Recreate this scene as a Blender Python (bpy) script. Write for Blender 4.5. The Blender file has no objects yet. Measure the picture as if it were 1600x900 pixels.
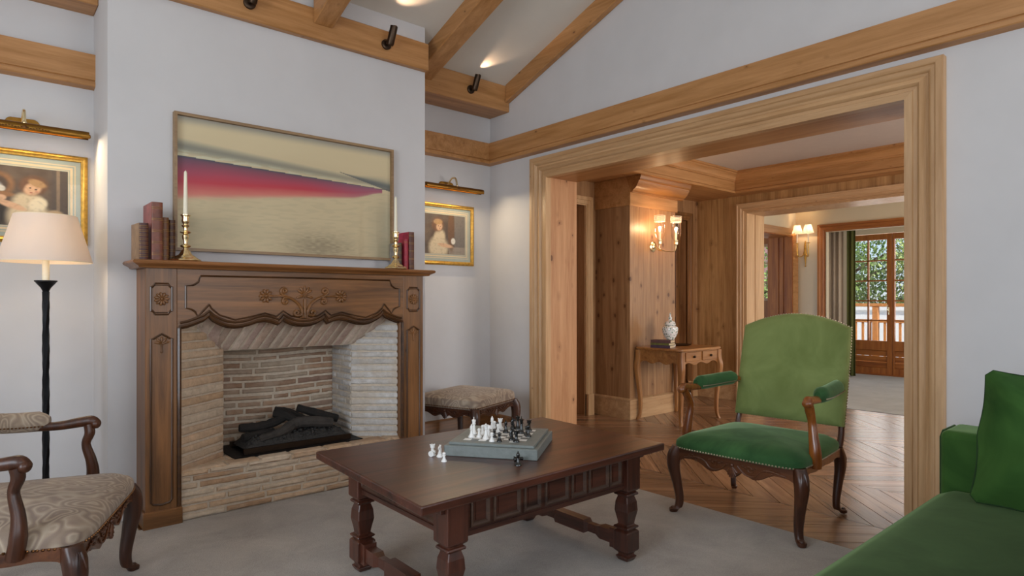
import bpy, math, random
from mathutils import Vector, Matrix
random.seed(7)
S = bpy.context.scene
C = S.collection
PI = math.pi
R = math.radians

# ---------------------------------------------------------------- camera, sky, lights, exposure
cam_d = bpy.data.cameras.new('camera')
cam = bpy.data.objects.new('camera', cam_d); C.objects.link(cam)
cam.location = (0, 0, 1.2)
cam.rotation_euler = (R(90), 0, R(49.194 - 90))
cam_d.sensor_width = 36; cam_d.lens = 973 / 1600 * 36
cam_d.shift_y = 20 / 1600
cam_d.clip_start = .02; cam_d.clip_end = 200
S.camera = cam
S.view_settings.view_transform = 'Standard'
S.view_settings.look = 'None'
S.view_settings.gamma = 1
S.view_settings.use_curve_mapping = False
S.view_settings.exposure = 0.17
w = bpy.data.worlds.new('sky'); S.world = w; w.use_nodes = True
wn = w.node_tree.nodes; wl = w.node_tree.links
bg = wn['Background']
sky = wn.new('ShaderNodeTexSky'); sky.sky_type = 'HOSEK_WILKIE'; sky.turbidity = 5.0
sky.sun_direction = (0.3, -0.5, 0.8); sky.ground_albedo = .5
wl.new(sky.outputs[0], bg.inputs[0]); bg.inputs[1].default_value = 4.0

def area(name, loc, rot, sx, sy, power, col=(1, 1, 1)):
    d = bpy.data.lights.new(name, 'AREA'); d.shape = 'RECTANGLE'; d.size = sx; d.size_y = sy
    d.energy = power; d.color = col
    o = bpy.data.objects.new(name, d); C.objects.link(o); o.location = loc; o.rotation_euler = rot
    return o
def point(name, loc, power, col=(1, .72, .42), r=.02):
    d = bpy.data.lights.new(name, 'POINT'); d.energy = power; d.color = col; d.shadow_soft_size = r
    o = bpy.data.objects.new(name, d); C.objects.link(o); o.location = loc; return o
# daylight entering through the windows of the unseen walls (window openings built below)
area('daylight_window_west', (-3.0, .7, 1.75), (R(90), 0, R(-90)), 2.6, 2.1, 100, (.84, .92, 1))
area('daylight_window_south_a', (-1.0, -2.9, 1.9), (R(90), 0, 0), 2.2, 2.2, 36, (.9, .95, 1))
area('daylight_window_south_b', (2.2, -2.9, 1.9), (R(90), 0, 0), 2.2, 2.2, 44, (.93, .96, 1))
area('daylight_hall_window', (5.4, -1.75, 1.5), (R(90), 0, 0), 2.0, 2.0, 105, (1, .98, .96))
area('daylight_study_window', (8.7, .3, 1.6), (R(90), 0, 0), 2.2, 1.9, 46, (1, .95, .88))
area('daylight_french_door', (11.35, 3.9, 1.45), (R(90), 0, R(90)), 1.7, 1.7, 22, (1, .95, .9))
sun_d = bpy.data.lights.new('sun', 'SUN'); sun_d.energy = 4.5; sun_d.angle = R(1.5); sun_d.color = (1, .93, .84)
sun = bpy.data.objects.new('sun', sun_d); C.objects.link(sun); sun.location = (6, -9, 9)
sun.rotation_euler = (R(48), 0, R(-26))

# ---------------------------------------------------------------- mesh helpers
def lin(h):
    h = h.lstrip('#')
    return tuple(((int(h[i:i+2], 16) / 255) ** 2.2) for i in (0, 2, 4))

class MB:
    def __init__(s): s.v = []; s.f = []; s.sm = []
    def add(s, vs, fs, smooth=False):
        b = len(s.v); s.v += [tuple(p) for p in vs]
        for f in fs: s.f.append(tuple(b + i for i in f)); s.sm.append(smooth)
    def box(s, x0, x1, y0, y1, z0, z1, M=None):
        vs = [Vector((x, y, z)) for x in (x0, x1) for y in (y0, y1) for z in (z0, z1)]
        if M: vs = [M @ p for p in vs]
        s.add(vs, [(0,1,3,2),(4,6,7,5),(0,4,5,1),(2,3,7,6),(0,2,6,4),(1,5,7,3)])
        return s
    def hexa(s, p):   # 8 points: bottom 4 ccw, top 4
        s.add(p, [(3,2,1,0),(4,5,6,7),(0,1,5,4),(1,2,6,5),(2,3,7,6),(3,0,4,7)])
        return s
    def prism(s, poly, to3, h0, h1, smooth=False):
        n = len(poly)
        vs = [to3(a, b, h0) for a, b in poly] + [to3(a, b, h1) for a, b in poly]
        s.add(vs, [tuple(range(n)), tuple(range(2*n-1, n-1, -1))] + [(i, (i+1) % n, n+(i+1) % n, n+i) for i in range(n)], smooth)
        return s
    def rings(s, rings, cap0=True, cap1=True, smooth=True, close=True):
        n = len(rings[0]); vs = [p for r in rings for p in r]; fs = []
        for k in range(len(rings)-1):
            for i in range(n if close else n-1):
                j = (i+1) % n
                fs.append((k*n+i, k*n+j, (k+1)*n+j, (k+1)*n+i))
        if cap0: fs.append(tuple(range(n-1, -1, -1)))
        if cap1: fs.append(tuple(range((len(rings)-1)*n, len(rings)*n)))
        s.add(vs, fs, smooth); return s
    def lathe(s, prof, c=(0,0,0), n=20, M=None, cap0=True, cap1=True):
        rr = []
        for r, z in prof:
            ring = [Vector((r*math.cos(2*PI*i/n), r*math.sin(2*PI*i/n), z)) for i in range(n)]
            if M: ring = [M @ p for p in ring]
            rr.append([p + Vector(c) for p in ring])
        return s.rings(rr, cap0, cap1)
    def stack(s, secs, n=16, p=4.0, ang=0.0, c=(0,0,0), smooth=True):
        rr = []
        for x, y, z, a, b in secs:
            ring = []
            for i in range(n):
                t = 2*PI*(i+.5)/n; ct, st = math.cos(t), math.sin(t)
                u = a*math.copysign(abs(ct)**(2/p), ct); v = b*math.copysign(abs(st)**(2/p), st)
                ring.append(Vector((c[0]+x+u*math.cos(ang)-v*math.sin(ang), c[1]+y+u*math.sin(ang)+v*math.cos(ang), c[2]+z)))
            rr.append(ring)
        return s.rings(rr, smooth=smooth)
    def tube(s, pts, rad, n=8, flat=1.0, up=(0,0,1), cap=True):
        pts = [Vector(p) for p in pts]; m = len(pts)
        if not hasattr(rad, '__len__'): rad = [rad]*m
        rr = []; up = Vector(up); prev = None
        for k in range(m):
            t = (pts[min(k+1, m-1)] - pts[max(k-1, 0)])
            t = t.normalized() if t.length > 1e-9 else Vector((0,0,1))
            if prev is None:
                a = up.cross(t)
                if a.length < 1e-3: a = Vector((1,0,0)).cross(t)
            else:
                a = prev - t*prev.dot(t)
                if a.length < 1e-6: a = up.cross(t)
            a.normalize(); prev = a; b = t.cross(a)
            rr.append([pts[k] + a*math.cos(2*PI*i/n)*rad[k]*flat + b*math.sin(2*PI*i/n)*rad[k] for i in range(n)])
        return s.rings(rr, cap, cap)
    def ball(s, c, rx, ry=None, rz=None, n=10, m=6, M=None):
        ry = ry or rx; rz = rz or rx; rr = []
        for k in range(1, m):
            ph = PI*k/m
            rr.append([Vector((rx*math.sin(ph)*math.cos(2*PI*i/n), ry*math.sin(ph)*math.sin(2*PI*i/n), -rz*math.cos(ph))) for i in range(n)])
        if M: rr = [[M @ p for p in r] for r in rr]
        return s.rings([[p + Vector(c) for p in r] for r in rr])
    def pad(s, outline, ringdef, to3, smooth=True):
        return s.rings([[to3(a*k, b*k, h) for a, b in outline] for k, h in ringdef], smooth=smooth)
    def sweep(s, path, prof, to3, closed=False):
        n = len(path); rr = []
        for i in range(n):
            p = Vector(path[i])
            a = Vector(path[i-1]) if (i > 0 or closed) else None
            b = Vector(path[(i+1) % n]) if (i < n-1 or closed) else None
            ns = []
            if a is not None: d = (p-a).normalized(); ns.append(Vector((d.y, -d.x)))
            if b is not None: d = (b-p).normalized(); ns.append(Vector((d.y, -d.x)))
            m = ns[0] if len(ns) == 1 else (ns[0]+ns[1])/(1+ns[0].dot(ns[1]))
            rr.append([to3(p.x+m.x*o, p.y+m.y*o, h) for o, h in prof])
        if closed: rr.append(rr[0])
        return s.rings(rr, not closed, not closed, smooth=False)
    def sq(s, secs, c=(0,0,0)):
        return s.rings([[Vector((c[0]+i*a, c[1]+j*b, c[2]+z)) for i, j in ((-1,-1),(1,-1),(1,1),(-1,1))] for z, a, b in secs], smooth=False)
    def build(s, name, mat, parent=None, bev=0, smooth=None, seg=1, angle=35, mat2=None, pred=None):
        me = bpy.data.meshes.new(name)
        me.from_pydata(s.v, [], s.f); me.validate()
        import bmesh
        b = bmesh.new(); b.from_mesh(me); bmesh.ops.recalc_face_normals(b, faces=b.faces); b.to_mesh(me); b.free()
        if len(me.polygons) == len(s.sm):
            me.polygons.foreach_set('use_smooth', [(x if smooth is None else smooth) for x in s.sm])
        try: me.set_sharp_from_angle(angle=R(angle))
        except Exception: pass
        if mat: me.materials.append(mat)
        if mat2:
            me.materials.append(mat2)
            for p in me.polygons:
                if pred(p.center): p.material_index = 1
        o = bpy.data.objects.new(name, me); C.objects.link(o)
        if parent: o.parent = parent
        if bev:
            md = o.modifiers.new('bevel', 'BEVEL'); md.width = bev; md.segments = seg; md.limit_method = 'ANGLE'; md.angle_limit = R(40)
            me.polygons.foreach_set('use_smooth', [False]*len(me.polygons))
        return o

def smooth_path(pts, k=5):
    pts = [Vector(p) for p in pts]; out = []
    for i in range(len(pts)-1):
        p0 = pts[max(i-1, 0)]; p1 = pts[i]; p2 = pts[i+1]; p3 = pts[min(i+2, len(pts)-1)]
        for j in range(k):
            t = j/k
            out.append(.5*((2*p1)+(-p0+p2)*t+(2*p0-5*p1+4*p2-p3)*t*t+(-p0+3*p1-3*p2+p3)*t**3))
    out.append(pts[-1]); return out

def thing(name, label, cat, loc=(0,0,0), rz=0, group=None):
    o = bpy.data.objects.new(name, None); C.objects.link(o); o.empty_display_size = .1
    o.location = loc; o.rotation_euler = (0,0,rz); o['label'] = label; o['category'] = cat
    if group: o['group'] = group
    return o
def tag(o, label, cat, group=None, kind=None):
    o['label'] = label; o['category'] = cat
    if group: o['group'] = group
    if kind: o['kind'] = kind
    return o
def struct(o, label=None):
    o['kind'] = 'structure'
    if label: o['label'] = label
    return o
def lab(o, label): o['label'] = label; return o
def rot(ax, d): return Matrix.Rotation(R(d), 4, ax)
def T(x, y, z): return Matrix.Translation((x, y, z))
XZ = lambda y0: (lambda a, b, h: Vector((a, y0 - h, b)))      # wall facing -y, h protrudes towards the viewer
YZ = lambda x0: (lambda a, b, h: Vector((x0 - h, a, b)))      # wall facing -x

# ---------------------------------------------------------------- materials
def newmat(name):
    m = bpy.data.materials.new(name); m.use_nodes = True
    nt = m.node_tree; return m, nt, nt.nodes['Principled BSDF']
def nd(nt, t, **kw):
    n = nt.nodes.new(t)
    for k, v in kw.items(): setattr(n, k, v)
    return n
def setin(n, **kw):
    for k, v in kw.items(): n.inputs[k.replace('_', ' ')].default_value = v
def ramp(nt, stops):
    r = nd(nt, 'ShaderNodeValToRGB'); e = r.color_ramp.elements
    while len(e) < len(stops): e.new(.5)
    for i, (p, c) in enumerate(stops):
        e[i].position = p; e[i].color = (*c, 1)
    return r
def mix(nt, a, b, fac, mode='MIX'):
    m = nd(nt, 'ShaderNodeMix', data_type='RGBA', blend_type=mode)
    L = nt.links
    for sock, v in ((m.inputs[0], fac), (m.inputs[6], a), (m.inputs[7], b)):
        if hasattr(v, 'is_output'): L.new(v, sock)
        elif hasattr(v, '__len__'): sock.default_value = (*v[:3], 1)
        else: sock.default_value = v
    return m.outputs[2]
def math_n(nt, op, a, b=None, c=None):
    m = nd(nt, 'ShaderNodeMath', operation=op)
    for i, v in enumerate((a, b, c)):
        if v is None: continue
        if hasattr(v, 'is_output'): nt.links.new(v, m.inputs[i])
        else: m.inputs[i].default_value = v
    return m.outputs[0]
def coords(nt, scale=(1,1,1), kind='Object', loc=(0,0,0), rotz=(0,0,0)):
    tc = nd(nt, 'ShaderNodeTexCoord'); mp = nd(nt, 'ShaderNodeMapping')
    nt.links.new(tc.outputs[kind], mp.inputs[0]); mp.inputs['Scale'].default_value = scale
    mp.inputs['Location'].default_value = loc; mp.inputs['Rotation'].default_value = rotz
    return mp.outputs[0]
def noise(nt, vec, scale=5, detail=4, rough=.6, dist=0):
    n = nd(nt, 'ShaderNodeTexNoise'); nt.links.new(vec, n.inputs['Vector'])
    setin(n, Scale=scale, Detail=detail, Roughness=rough, Distortion=dist); return n.outputs['Fac']
def bump(nt, bs, h, strength=.3, dist=.01):
    b = nd(nt, 'ShaderNodeBump'); setin(b, Strength=strength, Distance=dist)
    nt.links.new(h, b.inputs['Height']); nt.links.new(b.outputs[0], bs.inputs['Normal'])

def plain(name, col, rough=.5, metal=0, spec=.5, coat=0, emit=None, es=1, var=.06, nscale=12, bs_=.05):
    m, nt, bs = newmat(name); c = lin(col) if isinstance(col, str) else col
    v = coords(nt); n = noise(nt, v, nscale, 3)
    r = ramp(nt, [(.3, tuple(x*(1-var) for x in c)), (.7, tuple(min(1, x*(1+var)) for x in c))])
    nt.links.new(n, r.inputs[0]); nt.links.new(r.outputs[0], bs.inputs['Base Color'])
    setin(bs, Roughness=rough, Metallic=metal); bs.inputs['Specular IOR Level'].default_value = spec
    bs.inputs['Coat Weight'].default_value = coat; bs.inputs['Coat Roughness'].default_value = .15
    if bs_: bump(nt, bs, n, bs_, .003)
    if emit:
        bs.inputs['Emission Color'].default_value = (*lin(emit), 1); bs.inputs['Emission Strength'].default_value = es
    return m

def wood(name, dark, light, axis='X', rough=.42, knots=0.0, plank=None, scale=1.0, coat=.1, uv=False, island=0.0, grain=1.0, knotcol='#4a2410', wear=None):
    m, nt, bs = newmat(name); L = nt.links
    d, l = lin(dark), lin(light)
    st = {'X': (.9, 14, 14), 'Y': (14, .9, 14), 'Z': (14, 14, .9)}[axis]
    st = tuple(x*scale for x in st)
    vec = coords(nt, st, 'UV' if uv else 'Object')
    base = vec
    isl = None
    if island or uv:
        g = nd(nt, 'ShaderNodeNewGeometry'); isl = g.outputs['Random Per Island']
        off = nd(nt, 'ShaderNodeCombineXYZ'); L.new(math_n(nt, 'MULTIPLY', isl, 37.0), off.inputs[0]); L.new(math_n(nt, 'MULTIPLY', isl, 91.0), off.inputs[1])
        va = nd(nt, 'ShaderNodeVectorMath', operation='ADD'); L.new(base, va.inputs[0]); L.new(off.outputs[0], va.inputs[1]); base = va.outputs[0]
    if plank:
        ax, wd = plank
        sep = nd(nt, 'ShaderNodeSeparateXYZ'); L.new(coords(nt), sep.inputs[0])
        q = math_n(nt, 'DIVIDE', sep.outputs['XYZ'.index(ax)], wd); fl = math_n(nt, 'FLOOR', q); fr = math_n(nt, 'FRACT', q)
        wnz = nd(nt, 'ShaderNodeTexWhiteNoise', noise_dimensions='1D'); L.new(fl, wnz.inputs['W']); isl = wnz.outputs['Value']
        off = nd(nt, 'ShaderNodeCombineXYZ'); L.new(math_n(nt, 'MULTIPLY', isl, 37.0), off.inputs[0]); L.new(math_n(nt, 'MULTIPLY', isl, 53.0), off.inputs[2]); L.new(math_n(nt, 'MULTIPLY', isl, 71.0), off.inputs[1])
        va = nd(nt, 'ShaderNodeVectorMath', operation='ADD'); L.new(base, va.inputs[0]); L.new(off.outputs[0], va.inputs[1]); base = va.outputs[0]
    n1 = noise(nt, base, 1.1, 6, .62, .6)
    n2 = noise(nt, base, 5.0, 3, .6, .2)
    f = math_n(nt, 'ADD', math_n(nt, 'MULTIPLY', n1, .75), math_n(nt, 'MULTIPLY', n2, .25))
    mid = tuple((a+b)/2 for a, b in zip(d, l))
    rp = ramp(nt, [(.34, d), (.5, mid), (.66, l)]); L.new(f, rp.inputs[0]); col = rp.outputs[0]
    if isl is not None:
        k = island if island else .2
        tone = math_n(nt, 'ADD', math_n(nt, 'MULTIPLY', isl, k), 1-k/2)
        cc = nd(nt, 'ShaderNodeCombineColor'); [L.new(tone, cc.inputs[i]) for i in range(3)]
        col = mix(nt, col, cc.outputs[0], 1.0, 'MULTIPLY')
    if knots:
        kv = coords(nt, {'X': (5, 8, 8), 'Y': (8, 5, 8), 'Z': (8, 8, 5)}[axis])
        kw = nd(nt, 'ShaderNodeTexNoise'); L.new(kv, kw.inputs['Vector']); setin(kw, Scale=3, Detail=2)
        ks = nd(nt, 'ShaderNodeVectorMath', operation='SCALE'); L.new(kw.outputs['Color'], ks.inputs[0]); ks.inputs['Scale'].default_value = .12
        ka = nd(nt, 'ShaderNodeVectorMath', operation='ADD'); L.new(kv, ka.inputs[0]); L.new(ks.outputs[0], ka.inputs[1])
        vo = nd(nt, 'ShaderNodeTexVoronoi'); L.new(ka.outputs[0], vo.inputs['Vector']); setin(vo, Scale=1.35, Randomness=1)
        gate = nd(nt, 'ShaderNodeSeparateColor'); L.new(vo.outputs['Color'], gate.inputs[0])
        rad = math_n(nt, 'MULTIPLY', math_n(nt, 'POWER', gate.outputs[0], 2.2), .33*knots)
        core = math_n(nt, 'LESS_THAN', vo.outputs['Distance'], math_n(nt, 'MULTIPLY', rad, .55))
        q2 = math_n(nt, 'DIVIDE', vo.outputs['Distance'], math_n(nt, 'MAXIMUM', rad, .001))
        halo = nd(nt, 'ShaderNodeMapRange'); L.new(q2, halo.inputs[0]); halo.inputs[1].default_value = .5; halo.inputs[2].default_value = 1.6; halo.inputs[3].default_value = .6; halo.inputs[4].default_value = 0
        col = mix(nt, col, tuple(x*.8 for x in d), halo.outputs[0])
        col = mix(nt, col, lin(knotcol), math_n(nt, 'MULTIPLY', core, .7))
    if wear:
        wv = noise(nt, coords(nt), 9, 5, .7); wr = ramp(nt, [(.55, (0,0,0)), (.75, (1,1,1))]); L.new(wv, wr.inputs[0])
        col = mix(nt, col, lin(wear), math_n(nt, 'MULTIPLY', wr.outputs[0], .6))
    if plank:
        gr = math_n(nt, 'LESS_THAN', fr, .002/wd)
        col = mix(nt, col, tuple(x*.35 for x in d), math_n(nt, 'MULTIPLY', gr, .7))
    L.new(col, bs.inputs['Base Color'])
    setin(bs, Roughness=rough); bs.inputs['Coat Weight'].default_value = coat; bs.inputs['Coat Roughness'].default_value = .25
    bump(nt, bs, f, .25*grain, .004)
    return m

def velvet(name, dark, light, tint, sheen=.9):
    m, nt, bs = newmat(name); L = nt.links
    n = noise(nt, coords(nt), 3.2, 4, .6, .8)
    r = ramp(nt, [(.35, lin(dark)), (.7, lin(light))]); L.new(n, r.inputs[0]); L.new(r.outputs[0], bs.inputs['Base Color'])
    setin(bs, Roughness=.85); bs.inputs['Sheen Weight'].default_value = sheen
    bs.inputs['Sheen Roughness'].default_value = .38; bs.inputs['Sheen Tint'].default_value = (*lin(tint), 1)
    bs.inputs['Specular IOR Level'].default_value = .2
    bump(nt, bs, noise(nt, coords(nt), 6, 3), .12, .01)
    return m

def paisley(name):
    m, nt, bs = newmat(name); L = nt.links
    v = coords(nt, (1, 1, .6))
    nz = nd(nt, 'ShaderNodeTexNoise'); L.new(v, nz.inputs['Vector']); setin(nz, Scale=3.5, Detail=1.5)
    va = nd(nt, 'ShaderNodeVectorMath', operation='SCALE'); L.new(nz.outputs['Color'], va.inputs[0]); va.inputs['Scale'].default_value = .55
    ad = nd(nt, 'ShaderNodeVectorMath', operation='ADD'); L.new(v, ad.inputs[0]); L.new(va.outputs[0], ad.inputs[1])
    vo = nd(nt, 'ShaderNodeTexVoronoi', feature='SMOOTH_F1'); L.new(ad.outputs[0], vo.inputs['Vector']); setin(vo, Scale=9.0); vo.inputs['Smoothness'].default_value = .5
    band = math_n(nt, 'FRACT', math_n(nt, 'MULTIPLY', vo.outputs['Distance'], 5.0))
    r = ramp(nt, [(0, lin('#7c6a60')), (.2, lin('#9a8878')), (.45, lin('#c2b3a0')), (.62, lin('#aa9684')), (.8, lin('#7e6c66')), (1, lin('#7c6a60'))]); L.new(band, r.inputs[0])
    n2 = noise(nt, coords(nt), 5, 2); r2 = ramp(nt, [(.35, lin('#80705f')), (.65, lin('#a5937d'))]); L.new(n2, r2.inputs[0])
    col = mix(nt, r.outputs[0], r2.outputs[0], .5)
    L.new(col, bs.inputs['Base Color']); setin(bs, Roughness=.9); bs.inputs['Sheen Weight'].default_value = .15
    bump(nt, bs, noise(nt, coords(nt), 160, 2), .25, .002); return m

def brick_mat(name, cols, dirty=.35):
    m, nt, bs = newmat(name); L = nt.links
    g = nd(nt, 'ShaderNodeNewGeometry')
    n = len(cols); r = ramp(nt, [((i+.5)/n, lin(c)) for i, c in enumerate(cols)]); L.new(g.outputs['Random Per Island'], r.inputs[0])
    nz = noise(nt, coords(nt), 22, 6, .7); r2 = ramp(nt, [(.3, (.8,.77,.74)), (.7, (1.35,1.35,1.35))]); L.new(nz, r2.inputs[0])
    c = mix(nt, r.outputs[0], r2.outputs[0], .8, 'MULTIPLY')
    n3 = noise(nt, coords(nt), 5, 3, .6); r3 = ramp(nt, [(.45, (0,0,0)), (.62, (1,1,1))]); L.new(n3, r3.inputs[0])
    c = mix(nt, c, lin('#b9a894'), math_n(nt, 'MULTIPLY', r3.outputs[0], dirty))
    L.new(c, bs.inputs['Base Color']); setin(bs, Roughness=.92)
    bump(nt, bs, nz, .9, .008); return m

def metal(name, col, rough=.25):
    return plain(name, col, rough, 1.0, var=.1, nscale=25, bs_=.02)

def glass(name, col=(1,1,1), rough=0.0, alpha=.12, k=.8):
    m, nt, bs = newmat(name); L = nt.links
    tr = nd(nt, 'ShaderNodeBsdfTransparent'); gl = nd(nt, 'ShaderNodeBsdfGlossy'); gl.inputs['Roughness'].default_value = rough
    lw = nd(nt, 'ShaderNodeLayerWeight'); lw.inputs[0].default_value = .35
    tr.inputs[0].default_value = (*col, 1)
    mx = nd(nt, 'ShaderNodeMixShader'); L.new(math_n(nt, 'ADD', math_n(nt, 'MULTIPLY', lw.outputs['Fresnel'], k), alpha*.3), mx.inputs[0])
    L.new(tr.outputs[0], mx.inputs[1]); L.new(gl.outputs[0], mx.inputs[2])
    L.new(mx.outputs[0], nt.nodes['Material Output'].inputs[0]); return m

M = {}
M['wall'] = plain('wall_plaster', '#c9c7c8', .85, var=.025, nscale=3)
M['ceil'] = plain('ceiling_plaster', '#d6d0c6', .9, var=.02, nscale=3)
M['wallwarm'] = plain('cream_plaster', '#dccdb2', .85, var=.02, nscale=3)
M['hallceil'] = plain('hall_ceiling_plaster', '#c2b7ae', .9, var=.02)
for a in 'XYZ':
    M['honey'+a] = wood('honey_spruce_'+a, '#9a6a3a', '#c08d5c', a, .45, .4, grain=.6)
    M['case'+a] = wood('casing_spruce_'+a, '#a87f55', '#cba47a', a, .45, .25, grain=.5)
    M['walnut'+a] = wood('walnut_'+a, '#50341a', '#926238', a, .38, .45, coat=.08, grain=.8, knotcol='#25120a')
    M['walnutD'+a] = wood('dark_walnut_bead_'+a, '#2f1c0c', '#5a391c', a, .33, 0, coat=.3)  # darker walnut for the surround's beads, to set them off
    M['oak'+a] = wood('dark_oak_'+a, '#26140d', '#603628', a, .36, 0, coat=.45, grain=1.0)
    M['red'+a] = wood('red_pine_'+a, '#84481f', '#b87436', a, .5, .3, coat=0)
    M['mahoR'+a] = wood('carved_beech_rail_'+a, '#3a1d0f', '#6e4226', a, .3, 0, coat=.35)
    M['fruit'+a] = wood('fruitwood_'+a, '#7d4d27', '#b07a45', a, .35, .2, coat=.3)
    M['maho'+a] = wood('carved_beech_'+a, '#26120a', '#55301c', a, .38, 0, coat=.2, grain=1.6)
M['panelY'] = wood('knotty_pine_panel_y', '#8c6238', '#c09462', 'Z', .42, 1.0, plank=('Y', .17))
M['panelX'] = wood('knotty_pine_panel_x', '#835a38', '#b0855c', 'Z', .42, 1.0, plank=('X', .17))
M['jamb'] = wood('knotty_spruce_jamb', '#a4704a', '#c8966b', 'Z', .42, 1.0)
M['parquet'] = wood('oak_parquet', '#6e4d36', '#a17c5e', 'X', .27, 0, uv=True, island=.6, coat=.2, grain=.9)
M['mantel'] = wood('worn_mantel_walnut', '#63401f', '#a26c42', 'X', .38, .3, coat=.15)
M['mahoL'] = wood('golden_walnut_arm', '#5b2f14', '#9a5a28', 'Z', .25, 0, coat=.5)
M['oakworn'] = wood('worn_dark_oak', '#2a1a12', '#5e4434', 'X', .5, 0)
M['brass'] = metal('polished_brass', '#f0dcae', .24)
M['oldbrass'] = metal('aged_brass', '#8c6632', .35)
M['gilt'] = plain('gilt_frame', '#c79a4a', .35, .8, var=.25, nscale=40, bs_=.3)
M['bronze'] = metal('dark_bronze', '#4a3d33', .4)
M['iron'] = plain('black_iron', '#17171a', .5, .6, var=.2, nscale=60, bs_=.4)
M['velvet'] = velvet('green_velvet', '#234227', '#40653c', '#a4c094', .8)
M['velvetsheen'] = velvet('green_velvet_sheen_lit', '#72804a', '#8a985e', '#c4d09c', .45)  # chair back: the velvet's pale sheen put into the base colour
M['sofa'] = velvet('sofa_green_velvet', '#1c301a', '#30462a', '#8aa672', .6)
M['sofalit'] = velvet('sofa_green_velvet_lit', '#27461f', '#41642f', '#9cb884', .8)  # paler copy of the sofa velvet, light on pillow and arm put into colour
M['paisley'] = paisley('paisley_fabric')
M['nail'] = metal('nickel_nail', '#b9aa92', .3)
M['nailold'] = metal('antique_brass_nail', '#6b4a30', .35)
M['wax'] = plain('ivory_wax', '#f2ead2', .5, var=.01, bs_=0)
M['white'] = plain('white_lacquer', '#f0efec', .3, var=.02, bs_=0)
M['black'] = plain('black_lacquer', '#121313', .18, var=.1, bs_=0, coat=.4)
M['leather'] = plain('grey_green_leather', '#777d7a', .5, var=.1, nscale=50, bs_=.3)
M['leatherd'] = plain('grey_leather_square', '#6c6f6e', .4, var=.15, nscale=60, bs_=.1)
M['glass'] = glass('clear_glass')
M['picglass'] = glass('picture_glass', k=.3, alpha=.0)
M['mortar'] = plain('lime_mortar', '#c6b6a2', .95, var=.12, nscale=40, bs_=.8)
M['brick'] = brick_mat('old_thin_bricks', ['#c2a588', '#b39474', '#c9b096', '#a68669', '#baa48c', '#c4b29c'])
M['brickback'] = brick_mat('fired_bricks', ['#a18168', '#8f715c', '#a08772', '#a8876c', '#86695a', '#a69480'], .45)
M['brickgrey'] = brick_mat('right_lit_bricks', ['#c0bcb8', '#b2ada8', '#cac6c2', '#a8a29d', '#c4c0bc'], .6)  # right-hand bricks: the cool light falling on them put into the colour
M['bricklintel'] = brick_mat('lintel_bricks', ['#b99e8b', '#a0877a', '#c6b3a3', '#967f70', '#b0968a'], .3)
def carpet(name, a, b):
    m, nt, bs = newmat(name); L = nt.links
    n = noise(nt, coords(nt, (1, 1, 1)), 3.5, 5, .65, .5); n2 = noise(nt, coords(nt), 220, 2)
    f = math_n(nt, 'ADD', math_n(nt, 'MULTIPLY', n, .6), math_n(nt, 'MULTIPLY', n2, .4))
    r = ramp(nt, [(.35, lin(a)), (.65, lin(b))]); L.new(f, r.inputs[0]); L.new(r.outputs[0], bs.inputs['Base Color'])
    setin(bs, Roughness=.95); bs.inputs['Sheen Weight'].default_value = .25
    bump(nt, bs, n2, .6, .004); return m
M['carpet'] = carpet('taupe_wool_carpet', '#8e867e', '#b1a9a0')
M['carpet2'] = carpet('grey_wool_carpet', '#8a8882', '#a3a29c')
# ---------------------------------------------------------------- the setting
W, E = -3.2, 3.65
def zc(y): return 3.13 + .35*(4.263 - y) if y > .4 else 3.13 + .35*3.863 - .35*(.4 - y)
# living room floor (boards under the carpet)
struct(MB().box(W-.2, 3.0, -3.4, 4.75, -.12, -.012).build('floor', M['walnutY']))
o = MB().prism([(W, -3.2), (3.2, -3.2), (3.2, 4.5), (2.56, 4.5), (2.56, 3.94), (2.41, 3.94), (2.41, 3.728), (.65, 3.728), (.65, 3.94), (.53, 3.94), (.53, 4.44), (W, 4.44)], lambda a, b, h: Vector((a, b, h)), -.012, .003).build('carpet', M['carpet'])
tag(o, 'taupe woven wool carpet covering the sitting room floor up to the parquet strip', 'carpet')

def parquet():
    me = bpy.data.meshes.new('floor'); vs = []; fs = []; uvs = []
    xs = [2.95, 3.62, 4.35, 5.05, 5.75, 6.4, 7.04]
    sg = -1; st = .17; g = .003
    def quad(p, uv):
        b = len(vs); vs.extend(p); fs.append((b, b+1, b+2, b+3)); uvs.extend(uv)
        t = [(x, y, -.02) for x, y, z in p]; b2 = len(vs); vs.extend(t)
        fs.append((b+1, b, b2, b2+1)); uvs.extend([uv[1], uv[0], uv[0], uv[1]])
        fs.append((b+3, b+2, b2+2, b2+3)); uvs.extend([uv[3], uv[2], uv[2], uv[3]])
    for x0, x1 in zip(xs, xs[1:]):
        y = -3.0
        d = x1 - x0
        while y < 5.4:
            ya, yb = (y, y+d*sg)
            dz = random.uniform(-.0006, .0006)
            p = [(x0+g, ya+g, dz), (x1-g, yb+g, dz), (x1-g, yb+st-g, dz), (x0+g, ya+st-g, dz)]
            L = d*1.414
            q = [(0, 0), (L, 0), (L, .12), (0, .12)]
            quad(p if sg > 0 else p, q)
            y += st
        sg = -sg
    y = -2.0
    while y < 4.6:
        for k in range(3):
            x0 = 7.04+k*.105
            quad([(x0+g, y+k*.3, 0), (x0+.105-g, y+k*.3, 0), (x0+.105-g, y+k*.3+1.1-g, 0), (x0+g, y+k*.3+1.1-g, 0)], [(0, 0), (0, .1), (1.1, .1), (1.1, 0)])
        y += 1.1
    me.from_pydata(vs, [], fs); uv = me.uv_layers.new(name='UVMap')
    for i, l in enumerate(uv.data): l.uv = uvs[i]
    me.materials.append(M['parquet'])
    o = bpy.data.objects.new('floor', me); C.objects.link(o); return struct(o, 'oak chevron parquet')
parquet()
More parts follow.
